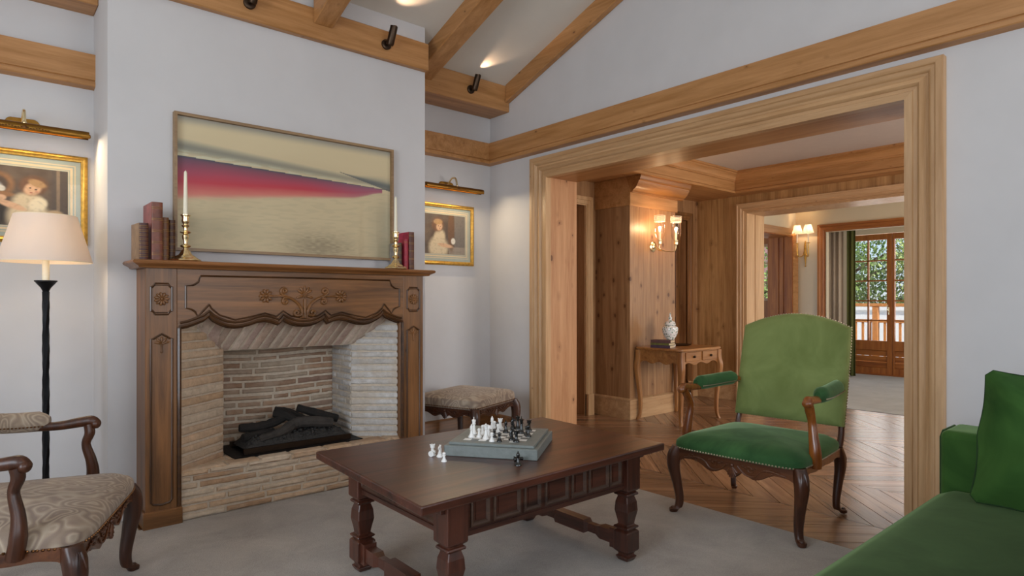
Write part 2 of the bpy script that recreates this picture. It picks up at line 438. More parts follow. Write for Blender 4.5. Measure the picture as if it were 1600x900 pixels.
struct(MB().box(2.95, 7.4, -2.1, 4.9, -.14, -.02).build('floor', M['oakX']))
struct(MB().box(7.355, 11.2, -.2, 7.2, -.1, .004).build('floor', M['carpet2']), 'grey carpet of the far room')

# right-hand wall with the wide cased opening
OY0, OY1, OZ = 1.102, 3.766, 2.24
yz = lambda a, b, h: Vector((h, a, b))
wd = MB()
wd.prism([(OY1, 0), (4.75, 0), (4.75, zc(4.75)+.1), (OY1, zc(OY1)+.1)], yz, E, 3.99)
wd.prism([(-3.4, 0), (OY0, 0), (OY0, zc(OY0)+.1), (.4, zc(.4)+.1), (-3.4, zc(-3.4)+.1)], yz, E, 3.99)
wd.prism([(OY0, OZ), (OY1, OZ), (OY1, zc(OY1)+.1), (OY0, zc(OY0)+.1)], yz, E, 3.99)
struct(wd.build('wall_right', M['wall']))
# recess walls beside the chimney breast
struct(MB().prism([(4.543, 0), (4.75, 0), (4.75, zc(4.75)+.1), (4.543, zc(4.543)+.1)], yz, 2.5, E).build('wall_recess_right', M['wall']))
struct(MB().prism([(4.45, 0), (4.75, 0), (4.75, zc(4.75)+.1), (4.45, zc(4.45)+.1)], yz, W-.2, .75).build('wall_recess_left', M['wall']))
# chimney breast, hollow where the firebox goes
cb = MB()
for x0, x1, z0, z1f in ((.541, 1.05, 0, 0), (2.05, 2.55, 0, 0), (1.05, 2.05, 1.16, 0)):
    cb.prism([(3.95, z0), (4.5, z0), (4.5, zc(4.5)+.05), (3.95, zc(3.95)+.05)], yz, x0, x1)
struct(cb.build('wall_chimney_breast', M['wall']))
# ceiling: two slopes
xz_ = []
ce = MB()
ce.prism([(4.8, zc(4.8)), (.4, zc(.4)), (.4, zc(.4)+.15), (4.8, zc(4.8)+.15)], yz, W-.2, 3.99)
ce.prism([(.4, zc(.4)), (-3.4, zc(-3.4)), (-3.4, zc(-3.4)+.15), (.4, zc(.4)+.15)], yz, W-.2, 3.99)
struct(ce.build('ceiling', M['ceil']))
# unseen walls with the windows that light the room
def wall_holes(name, mat, axis, c0, c1, a0, a1, ztop, holes):
    mb = MB(); cur = a0
    def bx(p, q, z0, z1):
        if axis == 'x': mb.box(c0, c1, p, q, z0, z1)
        else: mb.box(p, q, c0, c1, z0, z1)
    for h0, h1, z0, z1 in sorted(holes):
        bx(cur, h0, 0, ztop)
        if z0 > 0: bx(h0, h1, 0, z0)
        bx(h0, h1, z1, ztop); cur = h1
    bx(cur, a1, 0, ztop)
    return struct(mb.build(name, mat))
wall_holes('wall_west', M['wall'], 'x', W-.3, W, -3.4, 4.7, 4.6, [(-.6, 2.0, .7, 2.8)])
wall_holes('wall_south', M['wall'], 'y', -3.5, -3.2, W-.2, 4.0, 4.6, [(-2.1, .1, .8, 3.0), (1.1, 3.3, .8, 3.0)])
def window_frame(name, path, to3):
    fr = MB(); fr.sweep(path, [(0, -.02), (0, .05), (.09, .05), (.09, -.02)], to3, True)
    a0 = min(p[0] for p in path); a1 = max(p[0] for p in path); z0 = min(p[1] for p in path); z1 = max(p[1] for p in path)
    am = (a0+a1)/2
    fr.prism([(am-.04, z0), (am+.04, z0), (am+.04, z1), (am-.04, z1)], to3, -.02, .04)
    return struct(fr.build(name, M['honeyZ']))
window_frame('window_1', [(-.6, .7), (-.6, 2.8), (2.0, 2.8), (2.0, .7)], lambda a, b, h: Vector((W-.25+h, a, b)))
window_frame('window_2', [(-2.1, .8), (-2.1, 3.0), (.1, 3.0), (.1, .8)], lambda a, b, h: Vector((a, -3.45+h, b)))
window_frame('window_3', [(1.1, .8), (1.1, 3.0), (3.3, 3.0), (3.3, .8)], lambda a, b, h: Vector((a, -3.45+h, b)))

# casing of the wide opening
case = [(-.005, -.03), (-.005, .030), (.030, .030), (.034, .022), (.052, .022), (.058, .034), (.066, .040), (.080, .034), (.092, .026), (.104, .030), (.112, .044),
        (.122, .050), (.134, .050), (.140, .056), (.168, .056), (.172, .048), (.172, -.01)]
struct(MB().sweep([(OY1, 0), (OY1, OZ), (OY0, OZ), (OY0, 0)],
    case, YZ(E)).build('trim_1', M['caseZ'], mat2=M['caseY'], pred=lambda c: abs(c.y-2.434) < 1.0), 'moulded spruce casing of the wide opening')
# lining of the opening (jambs and soffit)
struct(MB().box(E-.02, 4.0, OY1-.001, OY1+.02, 0, OZ).build('trim_2', M['jamb']), 'knotty spruce jamb lining')
struct(MB().box(E-.02, 4.0, OY0-.02, OY0+.001, 0, OZ).build('trim_3', M['jamb']), 'knotty spruce jamb lining')
struct(MB().box(E-.02, 4.0, OY0, OY1, OZ-.001, OZ+.02).build('trim_4', M['honeyY']), 'spruce soffit of the opening')
# rail moulding high on the walls
rail = [(0, 2.455), (.055, 2.463), (.06, 2.468), (.06, 2.488), (.052, 2.492), (.052, 2.497), (.06, 2.501), (.06, 2.651), (0, 2.651)]
XYp = lambda a, b, h: Vector((a, b, h))
struct(MB().sweep([(2.551, 4.543), (E, 4.543), (E, -3.2)], rail, XYp).build('trim_5', M['honeyY'], mat2=M['honeyX'], pred=lambda c: c.y > 4.49), 'spruce rail moulding above the opening')
struct(MB().sweep([(W, 4.45), (.562, 4.45)], rail, XYp).build('trim_6', M['honeyX']), 'spruce rail moulding in the left recess')
# baseboards
bb = [(0, 0), (.022, 0), (.022, .12), (.016, .13), (.016, .14), (.008, .155), (0, .16)]
struct(MB().sweep([(2.551, 4.543), (E, 4.543), (E, 3.94)], bb, XYp).build('baseboard_right', M['walnutX']))
struct(MB().sweep([(W, 4.45), (.56, 4.45)], bb, XYp).build('baseboard_left', M['walnutX']))
struct(MB().sweep([(E, .93), (E, -3.2)], bb, XYp).build('baseboard_opening', M['redY']))

# ---- ceiling timbers (things of their own)
def timber(name, mb, mat, label, cat, group=None):
    o = mb.build(name, mat, bev=.006); return tag(o, label, cat, group)
timber('wall_plate_beam', MB().box(.541, 2.553, 3.9, 3.952, 2.905, 3.105), M['honeyX'], 'long spruce wall plate beam along the top of the chimney breast', 'beam')
timber('wall_plate_beam', MB().box(2.551, E, 4.263, 4.543, 2.897, 3.128), M['honeyX'], 'deep spruce wall plate beam over the right recess, set behind the breast', 'beam')
timber('wall_plate_beam', MB().box(W, .541, 4.263, 4.45, 2.897, 3.128), M['honeyX'], 'short dark wall plate beam at the top left corner recess', 'beam')
def rafter(x0, x1, yb, dz, label, fasc=False):
    mb = MB()
    mb.prism([(yb, zc(yb)-dz), (.4, zc(.4)-dz), (.4, zc(.4)+.02), (yb, zc(yb)+.02)], yz, x0, x1)
    if fasc:
        mb.prism([(yb, zc(yb)-dz-.006), (.4, zc(.4)-dz-.006), (.4, zc(.4)-dz+.022), (yb, zc(yb)-dz+.022)], yz, x0-.008, x1)
    timber('roof_rafter', mb, M['honeyY'], label, 'rafter', 'rafters on the sloping ceiling')
rafter(3.60, E, 4.263, .15, 'flat spruce rafter lying against the gable wall above the wide opening', True)
rafter(2.665, 2.815, 4.263, .135, 'stout spruce rafter meeting the corner of the chimney breast', True)
rafter(1.665, 1.798, 3.9, .257, 'leftmost visible spruce rafter, ending on the beam above the painting')

# ---- hall behind the opening
struct(MB().box(3.99, 7.1, 4.45, 4.7, 2.2, 2.9).box(4.85, 5.88, 4.45, 4.7, 0, 2.2).box(6.72, 7.1, 4.45, 4.7, 0, 2.2).build('wall_hall_left', M['panelX']))
HX = 6.95
struct(MB().box(HX, 7.35, 3.79, 4.75, 0, 2.9).box(HX, 7.35, 1.4, 3.79, 2.25, 2.9).box(HX, 7.35, -2.1, 1.4, 0, 2.9).build('wall_hall_far', M['panelY']))
wall_holes('wall_hall_south', M['panelX'], 'y', -2.1, -1.85, 3.9, 7.3, 2.9, [(4.4, 6.4, .5, 2.5)])
window_frame('window_4', [(4.4, .5), (4.4, 2.5), (6.4, 2.5), (6.4, .5)], lambda a, b, h: Vector((a, -2.05+h, b)))
struct(MB().box(3.99, 7.1, -2.0, 4.6, 2.70, 2.8).build('ceiling_hall', M['hallceil']))
struct(MB().box(3.99, HX, 3.81, 4.45, 2.457, 2.71).box(6.73, HX, -1.85, 3.81, 2.457, 2.71).build('trim_7', M['honeyX'], mat2=M['honeyY'], pred=lambda c: c.y < 3.7), 'boxed spruce ceiling beam of the hall')
crown = [(0, 2.585), (.012, 2.59), (.012, 2.60), (.022, 2.605), (.03, 2.625), (.05, 2.65), (.066, 2.66), (.066, 2.675), (.082, 2.68), (.082, 2.70), (0, 2.70)]
struct(MB().sweep([(3.99, 3.81), (6.73, 3.81), (6.73, -1.85)], crown, XYp).build('trim_8', M['honeyX'], mat2=M['honeyY'], pred=lambda c: c.y < 3.7), 'crown moulding of the hall ceiling')
bead = [(0, 2.452), (.016, 2.452), (.016, 2.478), (.008, 2.486), (0, 2.49)]
struct(MB().sweep([(3.99, 3.81), (6.73, 3.81), (6.73, -1.85)], bead, XYp).build('trim_9', M['honeyX'], mat2=M['honeyY'], pred=lambda c: c.y < 3.7), 'lower bead of the hall ceiling beam')
hb = [(0, 0), (.022, 0), (.022, .18), (.03, .185), (.03, .195), (.01, .21), (0, .215)]
struct(MB().sweep([(5.80, 4.45), (5.88, 4.45)], hb, XYp).sweep([(6.72, 4.45), (HX, 4.45), (HX, 3.9)], hb, XYp).build('baseboard_hall', M['caseX']))
# doors in the hall's left wall
def panel_door(name, x0, x1, y, top, mat):
    d = MB().box(x0, x1, y, y+.045, 0, top).build(name, mat); struct(d)
    f = MB()
    for a, b, z0, z1 in ((x0, x0+.1, 0, top), (x1-.1, x1, 0, top), (x0+.1, x1-.1, top-.12, top), (x0+.1, x1-.1, 0, .22), (x0+.1, x1-.1, 1.0, 1.12)):
        f.box(a, b, y-.012, y, z0, z1)
    f.build('door_frame', mat, d, bev=.004); return d
panel_door('door_1', 3.99, 4.86, 4.60, 2.2, M['fruitZ'])
panel_door('door_2', 5.87, 6.73, 4.56, 2.2, M['walnutZ'])
dc = [(0, -.01), (0, .014), (.012, .014), (.016, .022), (.05, .022), (.056, .03), (.09, .03), (.09, -.01)]
struct(MB().sweep([(5.88, 0), (5.88, 2.2), (6.72, 2.2), (6.72, 0)][::-1], dc[::-1], XZ(4.45)).build('trim_10', M['walnutZ']), 'casing of the dark door behind the pilaster')
struct(MB().sweep([(4.86, 0), (4.86, 2.2), (3.99, 2.2)], dc, XZ(4.45)).box(4.86, 4.95, 4.405, 4.45, 0, .22).build('trim_11', M['caseZ']), 'casing of the side door beside the pilaster')
# casing and pocket jamb of the opening to the far room
c2 = [(0, -.02), (0, .014), (.018, .014), (.022, .026), (.045, .026), (.052, .034), (.085, .034), (.09, .042), (.104, .042), (.104, -.01)]
struct(MB().sweep([(3.79, 0), (3.79, 2.25), (1.4, 2.25), (1.4, 0)], c2, YZ(HX)).build('trim_12', M['caseZ'], mat2=M['caseY'], pred=lambda c: 1.6 < c.y < 3.7), 'moulded casing of the opening to the far room')
pj = MB().box(HX-.01, 7.13, 3.775, 3.80, 0, 2.25).box(7.15, 7.36, 3.775, 3.80, 0, 2.25).box(7.1, 7.2, 3.788, 3.799, 0, 2.249).box(HX-.005, 7.355, 1.4, 3.774, 2.238, 2.26)
struct(pj.build('trim_13', M['caseZ']), 'pocket door jamb of the opening to the far room')
# pilaster
pl = thing('pilaster', 'square knotty pine pilaster with moulded cornice, carrying the glass wall light', 'pilaster', (5.41, 4.22, 0))
MB().box(-.39, .39, -.23, .23, 0, 2.457).build('shaft', M['panelX'], pl)
pb = [(0, 0), (.02, 0), (.02, .18), (.028, .185), (.028, .195), (.008, .207), (0, .21)]
MB().sweep([(-.39, .23), (-.39, -.23), (.39, -.23), (.39, .23)], pb, XYp).build('plinth', M['caseX'], pl)
MB().box(-.41, .41, -.25, .23, 2.165, 2.294).box(-.41, .40, -.26, .23, 2.294, 2.457).build('necking', M['honeyX'], pl, bev=.003)
cor = [(.26, 2.294), (.285, 2.296), (.285, 2.312), (.295, 2.318), (.31, 2.325), (.335, 2.35), (.355, 2.385), (.36, 2.40), (.375, 2.405), (.375, 2.42), (.385, 2.44), (.385, 2.457), (.2, 2.457)]
MB().prism([(-a, b) for a, b in cor], lambda a, b, h: Vector((h, a, b)), -.412, .47).build('cornice', M['fruitX'], pl)

# ---- far room
X3, Y3 = 10.0, 4.6
struct(MB().box(7.35, 8.3, Y3, Y3+.4, 0, 3).box(9.88, X3+.12, Y3, Y3+.4, 0, 3).box(8.3, 9.88, Y3, Y3+.4, 2.24, 3).build('wall_study_left', M['wallwarm']))
struct(MB().box(X3, X3+.12, 4.135, 5.0, 0, 3).box(X3, X3+.12, 1.6, 4.135, 2.27, 3).box(X3, X3+.12, -.2, 1.6, 0, 3).build('wall_study_far', M['wallwarm']))
wall_holes('wall_study_south', M['wallwarm'], 'y', -.2, 0, 7.3, 10.2, 3.0, [(7.7, 9.7, .7, 2.5)])
struct(MB().box(7.3, 11.3, -.2, 5.0, 2.62, 2.8).build('ceiling_study', M['wallwarm']))
c3 = [(0, -.02), (0, .014), (.02, .014), (.03, .026), (.07, .022), (.08, .034), (.113, .034), (.113, -.01)]
struct(MB().sweep([(4.135, 0), (4.135, 2.27), (1.6, 2.27), (1.6, 0)], c3, YZ(X3)).build('trim_14', M['redZ'], mat2=M['redY'], pred=lambda c: 1.7 < c.y < 4), 'red pine casing around the french door bay')
struct(MB().sweep([(9.88, 0), (9.88, 2.24), (8.3, 2.24)][::1], [(0, -.02), (0, .014), (.02, .02), (.05, .04), (.1, .05), (.1, -.01)], XZ(Y3)).build('trim_15', M['honeyX']), 'casing of the side door in the far room')
dj = MB().box(9.865, 9.885, Y3-.01, Y3+.12, 0, 2.24).box(9.865, 9.885, Y3+.14, Y3+.2, 0, 2.24).box(9.865, 9.885, Y3+.22, Y3+.4, 0, 2.24).box(9.878, 9.9, Y3, Y3+.4, 0, 2.24).box(8.3, 9.88, Y3, Y3+.4, 2.225, 2.245)
struct(dj.build('trim_16', M['redZ']), 'red pine pocket jamb of the side door')
wall_holes('wall_vestibule', M['redZ'], 'x', 10.8, 10.9, 4.95, 7.2, 3.0, [(5.15, 5.9, 1.2, 2.22)])
struct(MB().box(8.0, 11, 5.0, 7.2, 2.5, 2.6).build('ceiling_vestibule', M['redX']))
wv = MB(); wv.sweep([(5.15, 1.2), (5.15, 2.22), (5.9, 2.22), (5.9, 1.2)], [(0, -.02), (0, .03), (.05, .03), (.05, -.02)], YZ(10.8), True)
for zz in (1.54, 1.88): wv.box(10.79, 10.82, 5.15, 5.9, zz-.012, zz+.012)
wv.box(10.79, 10.82, 5.44, 5.465, 1.2, 2.22)
struct(wv.build('window_5', M['caseZ']))
# bay with the french doors
struct(MB().box(11.03, 11.15, 4.212, 5.0, 0, 2.8).box(11.03, 11.15, 2.2, 4.212, 2.285, 2.8).box(11.03, 11.15, -.2, 2.2, 0, 2.8).build('wall_bay', M['wallwarm']))
def french_leaf(name, ya, yb, handle):
    d = MB()
    d.box(11.04, 11.10, ya, ya+.075, .0, 2.278).box(11.04, 11.10, yb-.03, yb, .0, 2.278)
    d.box(11.041, 11.099, ya+.001, yb-.001, 2.184, 2.277).box(11.041, 11.099, ya+.001, yb-.001, .40, .555).box(11.041, 11.099, ya+.001, yb-.001, .001, .12)
    d = struct(d.build(name, M['redZ'], bev=.004))
    m = MB(); ym = ya+.075+(yb-.03-ya-.075)/2
    m.box(11.055, 11.09, ym-.011, ym+.011, .55, 2.19)
    for z in (1.849, 1.524, 1.2, .882): m.box(11.055, 11.09, ya+.07, yb-.03, z-.011, z+.011)
    m.build('glazing_bar', M['redY'], d)
    g = MB().box(11.070, 11.074, ya+.07, yb-.03, .55, 2.19).build('pane', M['glass'], d)
    k = MB()
    for i in range(3): k.box(11.06, 11.085, ya+.07, yb-.03, .12+i*.095, .21+i*.095)
    k.build('door_panel', M['redY'], d, bev=.006)
    if handle:
        h = MB().tube(smooth_path([(11.04, ya+.04, 1.02), (11.0, ya+.04, 1.03), (10.99, ya+.045, 1.06), (11.0, ya+.05, 1.12)]), .008)
        h.ball((11.0, ya+.05, 1.13), .014).tube([(11.035, ya+.04, .98), (11.035, ya+.04, 1.1)], .012)
        h.build('door_handle', M['brass'], d)
french_leaf('door_3', 3.546, 4.212, True)
french_leaf('door_4', 2.875, 3.541, True)
struct(MB().box(10.98, 11.2, 2.2, 4.212, 0, .02).build('trim_17', M['redY']), 'threshold of the french door')
# ---------------------------------------------------------------- outside the french doors
deck = MB()
for i in range(24): deck.box(11.15, 13.6, -1+i*.3, -1+i*.3+.29, -.12, -.06)
struct(deck.build('floor', M['honeyX']), 'balcony deck boards')
ORW = plain('orange_pine', '#c98a50', .6, var=.12)  # railing pine, orange by its own colour
rl = thing('balcony_railing', 'orange pine balcony railing with upright balusters outside the french door', 'railing', (13.2, 4.5, -.06))
MB().box(-.06, .06, -2.6, 2.6, 1.15, 1.21).build('top_rail', ORW, rl, bev=.005)
MB().box(-.03, .03, -2.6, 2.6, .84, .90).box(-.03, .03, -2.6, 2.6, .08, .14).build('lower_rail', ORW, rl, bev=.005)
for i, y in enumerate((-2.5, -.75, .02, 1.6)): MB().box(-.05, .05, y-.05, y+.05, 0, 1.15).build('post', ORW, rl, bev=.005)
yy = -2.35; k = 0
while yy < 2.5:
    MB().box(-.015, .015, yy-.02, yy+.02, .14, .84).build('baluster', ORW, rl); yy += .13
WHW = plain('white_render', '#f4f3ee', .9, var=.02)
o = MB().box(15.8, 16.0, -2, 12, -3.0, .98).box(15.75, 16.05, -2, 12, .98, 1.06).build('garden_wall', WHW)
tag(o, 'bright white rendered garden wall behind the balcony railing', 'wall')
struct(MB().box(13.6, 40, -15, 30, -3.1, -3.0).build('floor', plain('garden_gravel', '#d8d4c8', .95, var=.1)), 'pale garden ground')
hs = thing('house', 'pinkish neighbouring house wall partly behind the trees', 'house', (24, 13, -3))
MB().box(-2, 2, -3.3, 4, 0, 7).build('wall', plain('pink_render', '#b99088', .9), hs)
MB().hexa([Vector(p) for p in ((-2.4,-3.7,7),(2.4,-3.7,7),(2.4,4.4,7),(-2.4,4.4,7),(-.1,-3.7,8.4),(.1,-3.7,8.4),(.1,4.4,8.4),(-.1,4.4,8.4))]).build('roof', plain('roof_tile', '#7a4a3c', .8), hs)
LEAF = []
for nm, c in (('leaf_mid', '#8aa65c'), ('leaf_dark', '#6c8a4c'), ('leaf_light', '#b0c07c')):
    m = plain(nm, c, .6, var=.3, nscale=6, bs_=0); LEAF.append(m)
BARK = plain('bark', '#5a4a3c', .9)
def tree(loc, h, rad, label, mat, seed, n=9000, sz=.10):
    rnd = random.Random(seed)
    t = thing('garden_tree', label, 'tree', loc, 0, 'trees beyond the balcony')
    tr = MB().tube(smooth_path([(0, 0, 0), (.1, .05, h*.3), (-.05, .1, h*.6), (.05, 0, h*.9)], 3), [.14*(1-.07*k) for k in range(10)], 7)
    for k in range(7):
        a = k*.9; z = h*(.35+.07*k)
        tr.tube([(0, 0, z), (rad*.5*math.cos(a), rad*.5*math.sin(a), z+.5), (rad*.8*math.cos(a), rad*.8*math.sin(a), z+.7)], [.05, .03, .015], 5)
    tr.build('trunk', BARK, t)
    f = MB()
    cl = [(rnd.gauss(0, rad*.42), rnd.gauss(0, rad*.42), h*rnd.uniform(.4, 1.0)) for _ in range(26)]
    for _ in range(n):
        c = rnd.choice(cl); p = Vector((c[0]+rnd.gauss(0, rad*.2), c[1]+rnd.gauss(0, rad*.2), c[2]+rnd.gauss(0, h*.06)))
        q = Matrix.Rotation(rnd.uniform(0, 6.28), 4, 'Z') @ Matrix.Rotation(rnd.uniform(0, 3.14), 4, 'X')
        s = sz*rnd.uniform(.5, 1.1)
        f.add([p + q @ Vector(v) for v in ((-s*.4, 0, 0), (0, -s*.6, s*.08), (s*.4, 0, 0), (0, s*.6, -s*.05))], [(0, 1, 2, 3)])
    f.build('foliage', mat, t)
tree((18.0, 6.9, -3), 6.3, 1.5, 'light green garden tree seen through the left panes of the french door', LEAF[0], 1)
tree((19.0, 5.2, -3), 6.6, 1.7, 'dark green garden tree behind the middle of the french door', LEAF[1], 2)
tree((17.6, 4.6, -3), 5.6, 1.3, 'small pale green tree right of the french door stile', LEAF[2], 3)
tree((20.5, 8.6, -3), 5.4, 1.6, 'dark tree in front of the pinkish house', LEAF[1], 4)
tree((17.5, 9.6, -3), 5.6, 1.4, 'green tree seen through the small window of the side room', LEAF[0], 5)

# ---------------------------------------------------------------- curtains
def curtain(name, y0, y1, x, z1, folds, mat, label):
    mb = MB(); n = folds*8; a = []; b = []
    for i in range(n+1):
        t = i/n; y = y0+(y1-y0)*t; xx = x+.03*math.sin(t*folds*2*PI)+.008*math.sin(t*folds*5.1)
        a.append(Vector((xx, y, .02))); b.append(Vector((x+(xx-x)*.7, y, z1)))
    back_a = [Vector((p.x+.006, p.y, p.z)) for p in reversed(a)]; back_b = [Vector((p.x+.006, p.y, p.z)) for p in reversed(b)]
    mb.rings([a+back_a, b+back_b]); tag(mb.build(name, mat, angle=180), label, 'curtain')
curtain('curtain', 3.99, 4.30, 10.3, 2.44, 4, plain('beige_linen', '#b5a592', .9), 'beige linen curtain gathered left of the french door')
curtain('curtain', 3.86, 3.985, 10.42, 2.44, 2, plain('olive_cloth', '#5f6234', .9), 'narrow olive green curtain between beige curtain and french door')
cr = thing('curtain_rod', 'dark curtain rod above the french door bay', 'curtain rod', (10.36, 3.3, 2.46))
MB().tube([(0, -1.0, 0), (0, 1.05, 0)], .012).build('rod', M['bronze'], cr)
MB().box(-.01, .01, -.95, -.93, 0, .16).build('bracket', M['bronze'], cr)
MB().box(-.01, .01, .98, 1.0, 0, .16).build('bracket', M['bronze'], cr)
# ---------------------------------------------------------------- brick firebox (built into the chimney breast)
fb = thing('brick_firebox', 'lime-mortared thin-brick firebox with splayed sides and raised brick hearth', 'fireplace', (1.545, 3.95, 0))
FO = Vector((1.545, 3.95, 0))
rb = random.Random(3)
def brick(mb, P, N, a0, a1, b0, b1, h, clip=None):
    """one worn brick on the surface P(a, b); its face stands h proud of the mortar"""
    if a1-a0 < .006 or b1-b0 < .004: return
    def rg(ins, hh, jit):
        pts = []
        na = 6; nb = 1
        da, db = a1-a0, b1-b0
        i = min(ins, da*.3); k = min(ins, db*.3)
        for q in range(na+1): pts.append((a0+i+(da-2*i)*q/na, b0+k))
        for q in range(na, -1, -1): pts.append((a0+i+(da-2*i)*q/na, b1-k))
        out = []
        for a, b in pts:
            a += rb.uniform(-jit, jit); b += rb.uniform(-jit, jit)
            if clip: a, b = clip(a, b)
            out.append(P(a, b) + N*(hh+rb.uniform(-jit, jit)*.6) - FO)
        return out
    mb.rings([rg(-.001, -.004, 0), rg(.001, h*.6, .0022), rg(.005, h*1.05, .0022), rg(.011, h*1.3, .0018)], cap0=False, cap1=True, smooth=True)
YF, YI = 3.735, 3.97           # front plane, inner plane
OX0, OX1, IX0, IX1 = .835, 2.235, 1.13, 1.965
HZ, LZ = .27, .90
# mortar body
mm = MB()
V3 = lambda *p: Vector(p) - FO
def quadm(*p): mm.add([Vector(q)-FO for q in p], [(0, 1, 2, 3)])
quadm((OX0, YF, 0), (OX0, YF, 1.15), (IX0, YI, LZ), (IX0, YI, 0))
quadm((OX1, YF, 0), (OX1, YF, 1.15), (IX1, YI, LZ), (IX1, YI, 0))
quadm((OX0, YF, 1.15), (OX1, YF, 1.15), (IX1, YI, LZ), (IX0, YI, LZ))
quadm((IX0, YI, 0), (IX0, YI, LZ), (IX0, 4.27, 1.1), (IX0, 4.27, 0))
quadm((IX1, YI, 0), (IX1, YI, LZ), (IX1, 4.27, 1.1), (IX1, 4.27, 0))
quadm((IX0, 4.27, 0), (IX0, 4.27, 1.1), (IX1, 4.27, 1.1), (IX1, 4.27, 0))
quadm((IX0, YI, LZ), (IX1, YI, LZ), (IX1, 4.27, 1.1), (IX0, 4.27, 1.1))
mm.box(OX0-FO.x, OX1-FO.x, YF+.006-FO.y, 4.27-FO.y, 0, HZ-.004)
mm.build('mortar', M['mortar'], fb)
def courses(mb, z0, z1, nrow, La, lens, P, N, h, gap, clipf=None, amax=None, wob=.0):
    rh = (z1-z0)/nrow
    for r in range(nrow):
        b0 = z0+r*rh+gap/2+rb.uniform(-wob, wob); b1 = z0+(r+1)*rh-gap/2+rb.uniform(-wob, wob)
        a = -rb.uniform(0, lens[0]*.8) if lens[0] < La else 0
        lim = La if amax is None else min(La, amax((b0+b1)/2))
        while a < lim-.01:
            L = rb.uniform(*lens); e = min(a+L, lim)
            if lim-e < .04: e = lim
            s = max(a, 0)
            if e-s > .012: brick(mb, P, N, s+gap/2*(s > 0), e-gap/2*(e < lim), b0, b1, h*rb.uniform(.8, 1.2), None)
            a = e
def unit(v): v = Vector(v); v.normalize(); return v
LJ = math.hypot(IX0-OX0, YI-YF)
dl = Vector((IX0-OX0, YI-YF, 0))/LJ; dr = Vector((IX1-OX1, YI-YF, 0))/LJ
nl = Vector((dl.y, -dl.x, 0)); nr = Vector((-dr.y, dr.x, 0))
am = lambda z: LJ if z < LZ else LJ*(1-(z-LZ)/.25)
lj = MB(); courses(lj, HZ-.02, 1.13, 17, LJ, (LJ+.1, LJ+.2), lambda a, b: Vector((OX0, YF, 0))+dl*a+Vector((0, 0, b)), nl, .007, .011, amax=am, wob=.003)
lj.build('left_jamb_bricks', M['brick'], fb)
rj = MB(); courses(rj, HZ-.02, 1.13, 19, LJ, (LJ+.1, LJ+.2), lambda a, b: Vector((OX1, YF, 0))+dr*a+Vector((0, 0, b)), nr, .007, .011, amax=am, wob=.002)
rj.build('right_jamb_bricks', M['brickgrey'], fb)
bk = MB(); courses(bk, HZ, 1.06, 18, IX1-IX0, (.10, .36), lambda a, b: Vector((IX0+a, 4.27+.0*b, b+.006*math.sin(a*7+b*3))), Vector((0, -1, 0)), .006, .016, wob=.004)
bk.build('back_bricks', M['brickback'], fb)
sb = MB()
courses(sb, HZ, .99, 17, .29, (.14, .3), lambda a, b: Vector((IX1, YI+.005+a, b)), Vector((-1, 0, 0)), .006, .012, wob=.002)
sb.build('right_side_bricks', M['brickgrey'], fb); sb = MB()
courses(sb, HZ, .99, 17, .29, (.14, .3), lambda a, b: Vector((IX0, YI+.005+a, b)), Vector((1, 0, 0)), .006, .012, wob=.002)
sb.build('left_side_bricks', M['brick'], fb)
hf = MB(); courses(hf, 0.0, HZ-.03, 6, OX1-OX0, (.16, .34), lambda a, b: Vector((OX0+a, YF+.006, b)), Vector((0, -1, 0)), .009, .013, wob=.004)
hf.build('hearth_bricks', M['brick'], fb)
ht = MB()   # hearth top: a row of headers and slabs behind
a = 0
while a < OX1-OX0-.02:
    L = rb.uniform(.17, .26); e = min(a+L, OX1-OX0)
    lo = lambda x: min(1.0, max(0.0, 1.0))
    def Pt(p, q): return Vector((OX0+p, YF+.002+q, HZ-.006))
    def clipj(p, q):   # stay inside the splays
        t = q/(YI-YF)
        return (min(max(p, (IX0-OX0)*min(t, 1)), OX1-OX0-(OX1-IX1)*min(t, 1)), q)
    brick(ht, Pt, Vector((0, 0, 1)), a+.006, e-.006, 0, .10, .008, clipj)
    brick(ht, Pt, Vector((0, 0, 1)), a+.04, min(e+.03, OX1-OX0), .112, .225, .006, clipj)
    a = e
# edge bricks wrapping the top of the front
courses(ht, HZ-.034, HZ, 1, OX1-OX0, (.17, .28), lambda a, b: Vector((OX0+a, YF+.006, b)), Vector((0, -1, 0)), .011, .010)
ht.build('hearth_top_bricks', M['brick'], fb)
# slanting soldier bricks of the lintel
lt = MB(); Llen = math.hypot(YI-YF, .25); nlt = Vector((0, -(.25)/Llen*1.0, -(YI-YF)/Llen)); nlt.normalize()
def Pl(a, b): return Vector((a + .09*b, YI+(YF-YI)*b, LZ+.25*b))
def cl(a, b):
    b = min(max(b, 0), 1); x = a+.09*b
    return (min(max(x, IX0-(IX0-OX0)*b), IX1+(OX1-IX1)*b)-.09*b, b)
x = .74
while x < 2.2:
    wd_ = rb.uniform(.054, .066)
    lo = max(x, .745); 
    A0, A1 = x+.006, x+wd_-.006
    rings = []
    ok = False
    for ins, hh in ((0, -.004), (.001, .001), (.004, .0028), (.009, .0038)):
        ring = []
        for s_, seq in ((0, [i/8 for i in range(9)]), (1, [i/8 for i in range(8, -1, -1)])):
            for q in seq:
                aa = (A0+ins) if s_ == 0 else (A1-ins)
                qa, qb = cl(aa+rb.uniform(-.001, .001), .02+q*.96)
                if abs(qa-aa) < .004: ok = True
                ring.append(Pl(qa, qb)+nlt*(hh+rb.uniform(-.001, .001))-FO)
        rings.append(ring)
    if ok: lt.rings(rings, cap0=False)
    x += wd_
lt.build('lintel_bricks', M['bricklintel'], fb)

